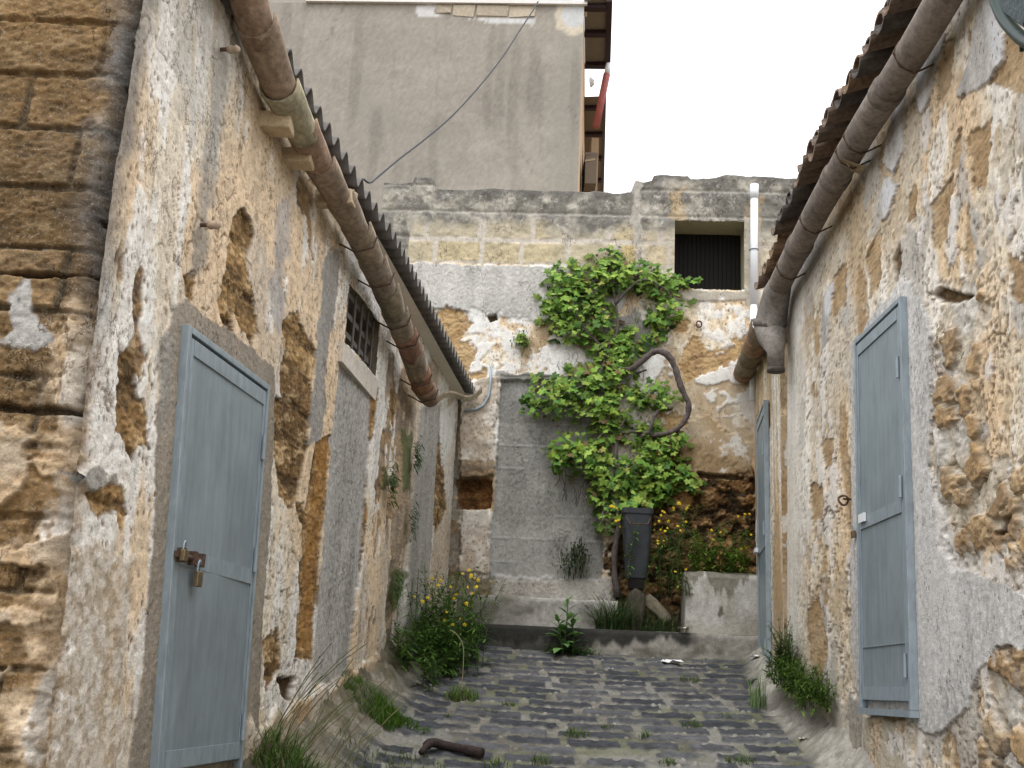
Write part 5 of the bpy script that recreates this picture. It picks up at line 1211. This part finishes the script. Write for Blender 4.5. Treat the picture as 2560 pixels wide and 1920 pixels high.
stuft(1650, 1565, .15, .26, 180, 'shorter grass on the step between the grey bin and the planter', cols=[(.035, .085, .022), (.05, .105, .025), (.09, .14, .05)])
for (x, y, rr, h, n) in ((1725, 1700, .09, .08, 60), (1730, 1812, .07, .07, 60), (1440, 1830, .09, .07, 90), (1270, 1757, .05, .05, 50), (1225, 1775, .05, .05, 30), (1670, 1902, .06, .06, 50), (1612, 1838, .04, .09, 30), (1520, 1812, .06, .05, 30), (1820, 1790, .07, .05, 50), (1350, 1900, .07, .09, 40), (1240, 1905, .08, .06, 40), (1850, 1900, .10, .07, 70), (1120, 1790, .06, .04, 40), (1780, 1650, .10, .04, 50), (1700, 1632, .05, .06, 30), (1290, 1585, .1, .08, 50)):
    tuft(x, y, rr, h, n, 'small sparse grass tuft in the joints of the dark paving', 'small grass tufts in the paving joints', cols=[(.08, .14, .025), (.12, .17, .05), (.10, .15, .03)])
# weeds along the right wall
st = []
for _ in range(90):
    u = r.random(); y = 7.15+1.35*u; x = float(XR(y, 1.6))-.05-abs(r.gauss(0, .05)); st.append((x, y, gz_(x, y)+.16+.03*r.random()))
stem_bush('feathery_weed', 'strip of feathery dark green weed at the foot of the right wall', 'weed', st, .21, 0, 14, leafn=58, ls=.060, lean=.8, lcol=[(.11, .20, .03), (.14, .24, .04), (.08, .155, .025)])
st = []
for _ in range(26):
    y = r.uniform(8.0, 8.4); x = float(XR(y, 1.7))-.04-.05*r.random(); st.append((x, y, gz_(x, y)+.18))
stem_bush('feathery_weed', 'taller feathery green weed on the right wall near its far corner', 'weed', st, .38, 0, 15, leafn=52, ls=.055, lean=.5, lcol=[(.06, .12, .02), (.075, .14, .025)])
def ltp(Y, d): return np.array([float(XL(Y, 1.3))+d, Y, 0])
def ltuft(Y, d, rad, h, n, label, w=.006, cols=GC, bend=(.2, .9)):
    p = ltp(Y, d); t = MB(); tuft_mb(t, (p[0], p[1], 0), rad, h, n, w, cols, bend); c = thing('grass_tuft', (p[0], p[1], gz_(p[0], p[1])), label, 'grass'); t.build('blades', M['grass'], c)
# foreground weeds lower left, with dry stalks
ltuft(5.75, .16, .22, .30, 520, 'mixed green weeds and dry grass at the lower left by the metal door', cols=[(.06, .125, .025), (.09, .16, .03), (.18, .18, .08)], bend=(.3, 1.2), w=.008)
ltuft(5.2, .12, .25, .22, 300, 'green weeds right at the foot of the left metal door', cols=DG, bend=(.3, 1.2), w=.009)
p = ltp(6.0, .22); t = thing('dry_grass', (p[0], p[1], gz_(p[0], p[1])), 'long thin dry grass stalks leaning across the plinth at the lower left', 'grass'); mb = MB()
for i in range(34):
    b = np.array([p[0]+r.uniform(-.25, .15), p[1]+r.uniform(-.3, .3), 0]); b[2] = gz_(b[0], b[1]); a = r.uniform(.2, 1.2); h = r.uniform(.25, .62)
    P = [b+np.array([cos(a)*u*h*.7, u*.1, h*u*(1-.25*u)]) for u in np.linspace(0, 1, 5)]; mb.tube(P, .0022, 4, r.choice([(.24, .21, .11), (.12, .15, .05), (.16, .12, .06)]))
    for u in range(2, 5):
        if r.random() < .5: narrow_leaf(mb, P[u], (r.uniform(-1, 1), r.uniform(-1, .3), .3), .07, .007, (.12, .15, .05), .3)
mb.build('stalks', M['grass'], t)
ltuft(6.5, .45, .36, .08, 300, 'thin low grass and moss along the foot of the left plinth', cols=[(.08, .13, .03), (.13, .15, .05)])
p = hF(1150, 1745); mb = MB(); mb.tube(catmull([p+np.array(v) for v in ((0, 0, 0), (.01, 0, .20), (.0, 0, .36), (-.05, 0, .44), (-.10, 0, .47))]), .0035, 5, (.34, .32, .20)); tag(mb.build('dry_stalk', M['grass']), 'single pale dry grass stalk arching over the tuft in front of the yellow flowers', 'grass')
# small plants growing on the walls
def wall_plant(P, nrm, n, s, label, cols=DG):
    P = np.array(P); t = thing('wall_weed', P, label, 'weed', 'weeds rooted in the walls'); mb = MB(); r_ = random.Random(int(P[1]*97))
    for _ in range(int(n*2.5)):
        d = nrm*r_.uniform(.3, 1)+np.array([0, r_.uniform(-.9, .9), r_.uniform(-.6, .8)]); narrow_leaf(mb, P+nrm*r_.uniform(0, .05)+(AL if abs(nrm[0]) > .5 else BA)*r_.gauss(0, .05)+np.array([0, 0, r_.gauss(0, .07)]), d, .55*s*r_.uniform(.5, 1.2), s*.12, np.array(r_.choice(cols))*r_.uniform(.8, 1.2), .5)
    mb.build('leaves', M['grass'], t)
wall_plant(hL(838*K, 1045*K, .02), NL, 70, .10, 'small green weed growing from the left wall at mid height beside the walled-up doorway')
wall_plant(hL(892*K, 985*K, .02), NL, 55, .10, 'small green weed high on the left wall below the gutter end')
wall_plant(hL(884*K, 1120*K, .02), NL, 45, .09, 'small green weed on the left wall above the bushy flowered one')
wall_plant(hL(850*K, 1265*K, .02), NL, 60, .09, 'mossy green weed low on the left wall near the paving')
wall_plant(hB(1128*K, 735*K, .02), -BN, 60, .08, 'tiny olive weed rooted in the white plaster of the back wall left of the vine', [(.10, .12, .04), (.07, .10, .03)])
wall_plant(hB(1250*K, 1195*K, .02), -BN, 90, .12, 'dark trailing weed on the lower right of the walled-up doorway', [(.035, .05, .02), (.05, .07, .025)])
wall_plant(hB(1225*K, 1215*K, .02), -BN, 40, .10, 'dark weed at the foot of the walled-up doorway, left of the trailing one', [(.035, .06, .02)])
# litter and a stick
def crumple(px, py, s, label, col=(.75, .76, .76), dz=0.004, Y=None):
    p = hF(px, py) if Y is None else hit(px, py, (0, Y, 0), BN); z = gz_(p[0], p[1])+dz if Y is None or Y < 10.3 else p[2]; r_ = random.Random(px); n = 5; vs = []; 
    for i in range(n):
        for j in range(n): vs.append((p[0]+(i/(n-1)-.5)*s+r_.uniform(-.1, .1)*s, p[1]+(j/(n-1)-.5)*s*.7, z+r_.uniform(0, .20)*s))
    mb = MB(); mb.add(vs, [(i*n+j, (i+1)*n+j, (i+1)*n+j+1, i*n+j+1) for i in range(n-1) for j in range(n-1)], col); tag(mb.build('paper_scrap', M['paper']), label, 'litter', 'paper scraps on the ground')
crumple(1680, 1630, .17, 'crumpled white paper lying at the foot of the step, right of centre', Y=10.10)
crumple(1653, 1632, .07, 'small torn grey-white scrap left of the crumpled paper at the step', (.6, .61, .62), Y=10.10)
crumple(1893, 1637, .13, 'folded white paper scrap in the corner by the slim grey door', (.8, .8, .78), Y=10.02)
crumple(2010, 1862, .06, 'small white scrap on the paving near the right wall foot', (.75, .74, .7))
crumple(1970, 1780, .06, 'flat white chip on the paving beside the pale stiff grass', (.72, .72, .7))
crumple(1710, 1573, .10, 'cream torn scrap on the edge of the step at the planter corner', (.60, .55, .46), Y=10.37)
crumple(1525, 1668, .05, 'pale blue-white plastic bit on the far paving', (.66, .72, .78))
mb = MB(); P = [hF(*a) for a in ((1052, 1893), (1075, 1878), (1110, 1874), (1150, 1882), (1206, 1893))]
P = [p+np.array([0, 0, gz_(p[0], p[1])-p[2]+.04+.02*(1 if i == 1 else 0)]) for i, p in enumerate(P)]
mb.tube(catmull(P, 6), [.018]*4+[.028]*8+[.026]*8+[.030]*5, 9, (.05, .032, .028)); tag(mb.build('stick', mat('dark_rotten_wood', (.035, .024, .022), .85, 0, 40, .5, .9, .01), None, smooth=True), 'short dark curved rotten branch lying across the paving in the foreground', 'branch')

# lamp bracket, top right
lamp = thing('lamp_bracket', hR(2560, 60, .05), 'dark green curved iron lamp bracket at the top corner of the right wall', 'lamp')
mb = MB(); mb.tube(catmull([hR(*p, .22) for p in ((2470, -60), (2487, -5), (2506, 40), (2532, 74), (2566, 104), (2620, 128))]), .027, 10); mb.build('arm', M['green'], lamp, smooth=True)
mb = MB(); mb.tube(catmull([hR(*p, .25) for p in ((2500, -40), (2516, 10), (2536, 42), (2575, 72))]), .010, 8); mb.build('scroll', M['green'], lamp, smooth=True)
mb = MB(); vs = [hR(*p, .27) for p in ((2512, -30), (2540, 30), (2590, 66), (2620, -60))]; mb.add(vs+[v+NR*.05 for v in vs], [(0, 1, 2, 3), (7, 6, 5, 4), (0, 4, 5, 1), (1, 5, 6, 2), (2, 6, 7, 3), (3, 7, 4, 0)], (.02, .06, .06)); mb.build('shade', mat('verdigris', (.010, .026, .030), .45, .2, 40, .6, .6, .01), lamp)
p = hR(2558, 106, .2); mb = MB(); mb.tube([p, p+np.array([.0, .02, -.03])], [.016, .008], 10); mb.build('finial', M['green'], lamp, smooth=True)

# ================================================================== LIGHT
SUN_EL, SUN_AZ = R(62), R(200)
w = bpy.data.worlds.new('World'); SC.world = w; w.use_nodes = True; nt = w.node_tree; bg = nt.nodes['Background']
sky = nt.nodes.new('ShaderNodeTexSky'); sky.sky_type = 'NISHITA'; sky.sun_disc = False; sky.sun_elevation = SUN_EL; sky.sun_rotation = SUN_AZ; sky.dust_density = 4; sky.air_density = 1.5
tc = nt.nodes.new('ShaderNodeTexCoord'); nz = nt.nodes.new('ShaderNodeTexNoise'); nz.inputs['Scale'].default_value = 2.2; nz.inputs['Detail'].default_value = 5
nt.links.new(tc.outputs['Generated'], nz.inputs['Vector'])
cr = nt.nodes.new('ShaderNodeValToRGB'); cr.color_ramp.elements[0].color = (.86, .88, .92, 1); cr.color_ramp.elements[1].color = (1, 1, 1, 1); nt.links.new(nz.outputs['Fac'], cr.inputs['Fac'])
sc_ = nt.nodes.new('ShaderNodeVectorMath'); sc_.operation = 'SCALE'; nt.links.new(cr.outputs['Color'], sc_.inputs[0])
sp_ = nt.nodes.new('ShaderNodeSeparateXYZ'); nt.links.new(tc.outputs['Generated'], sp_.inputs[0]); mz = nt.nodes.new('ShaderNodeMapRange'); mz.inputs['From Min'].default_value = 0; mz.inputs['From Max'].default_value = 1; mz.inputs['To Min'].default_value = 12.; mz.inputs['To Max'].default_value = 31.
nt.links.new(sp_.outputs[2], mz.inputs['Value']); nt.links.new(mz.outputs['Result'], sc_.inputs['Scale'])
mx = nt.nodes.new('ShaderNodeMix'); mx.data_type = 'RGBA'; mx.inputs[0].default_value = .88
nt.links.new(sky.outputs['Color'], mx.inputs[6]); nt.links.new(sc_.outputs['Vector'], mx.inputs[7]); nt.links.new(mx.outputs[2], bg.inputs['Color']); bg.inputs['Strength'].default_value = .115
sl = bpy.data.lights.new('sun', 'SUN'); sl.energy = 1.2; sl.angle = R(25); sl.color = (1, .97, .93); so = bpy.data.objects.new('sun', sl); COL.objects.link(so)
dv = Vector((sin(SUN_AZ)*cos(SUN_EL), cos(SUN_AZ)*cos(SUN_EL), sin(SUN_EL))); so.rotation_euler = dv.to_track_quat('Z', 'Y').to_euler()
SC.cycles.max_bounces = 7; SC.cycles.diffuse_bounces = 3; SC.cycles.glossy_bounces = 2; SC.cycles.transmission_bounces = 3; SC.cycles.caustics_reflective = False; SC.cycles.caustics_refractive = False
SC.view_settings.view_transform = 'Standard'; SC.view_settings.look = 'None'; SC.view_settings.exposure = 0; SC.view_settings.gamma = 1
print('all ok')
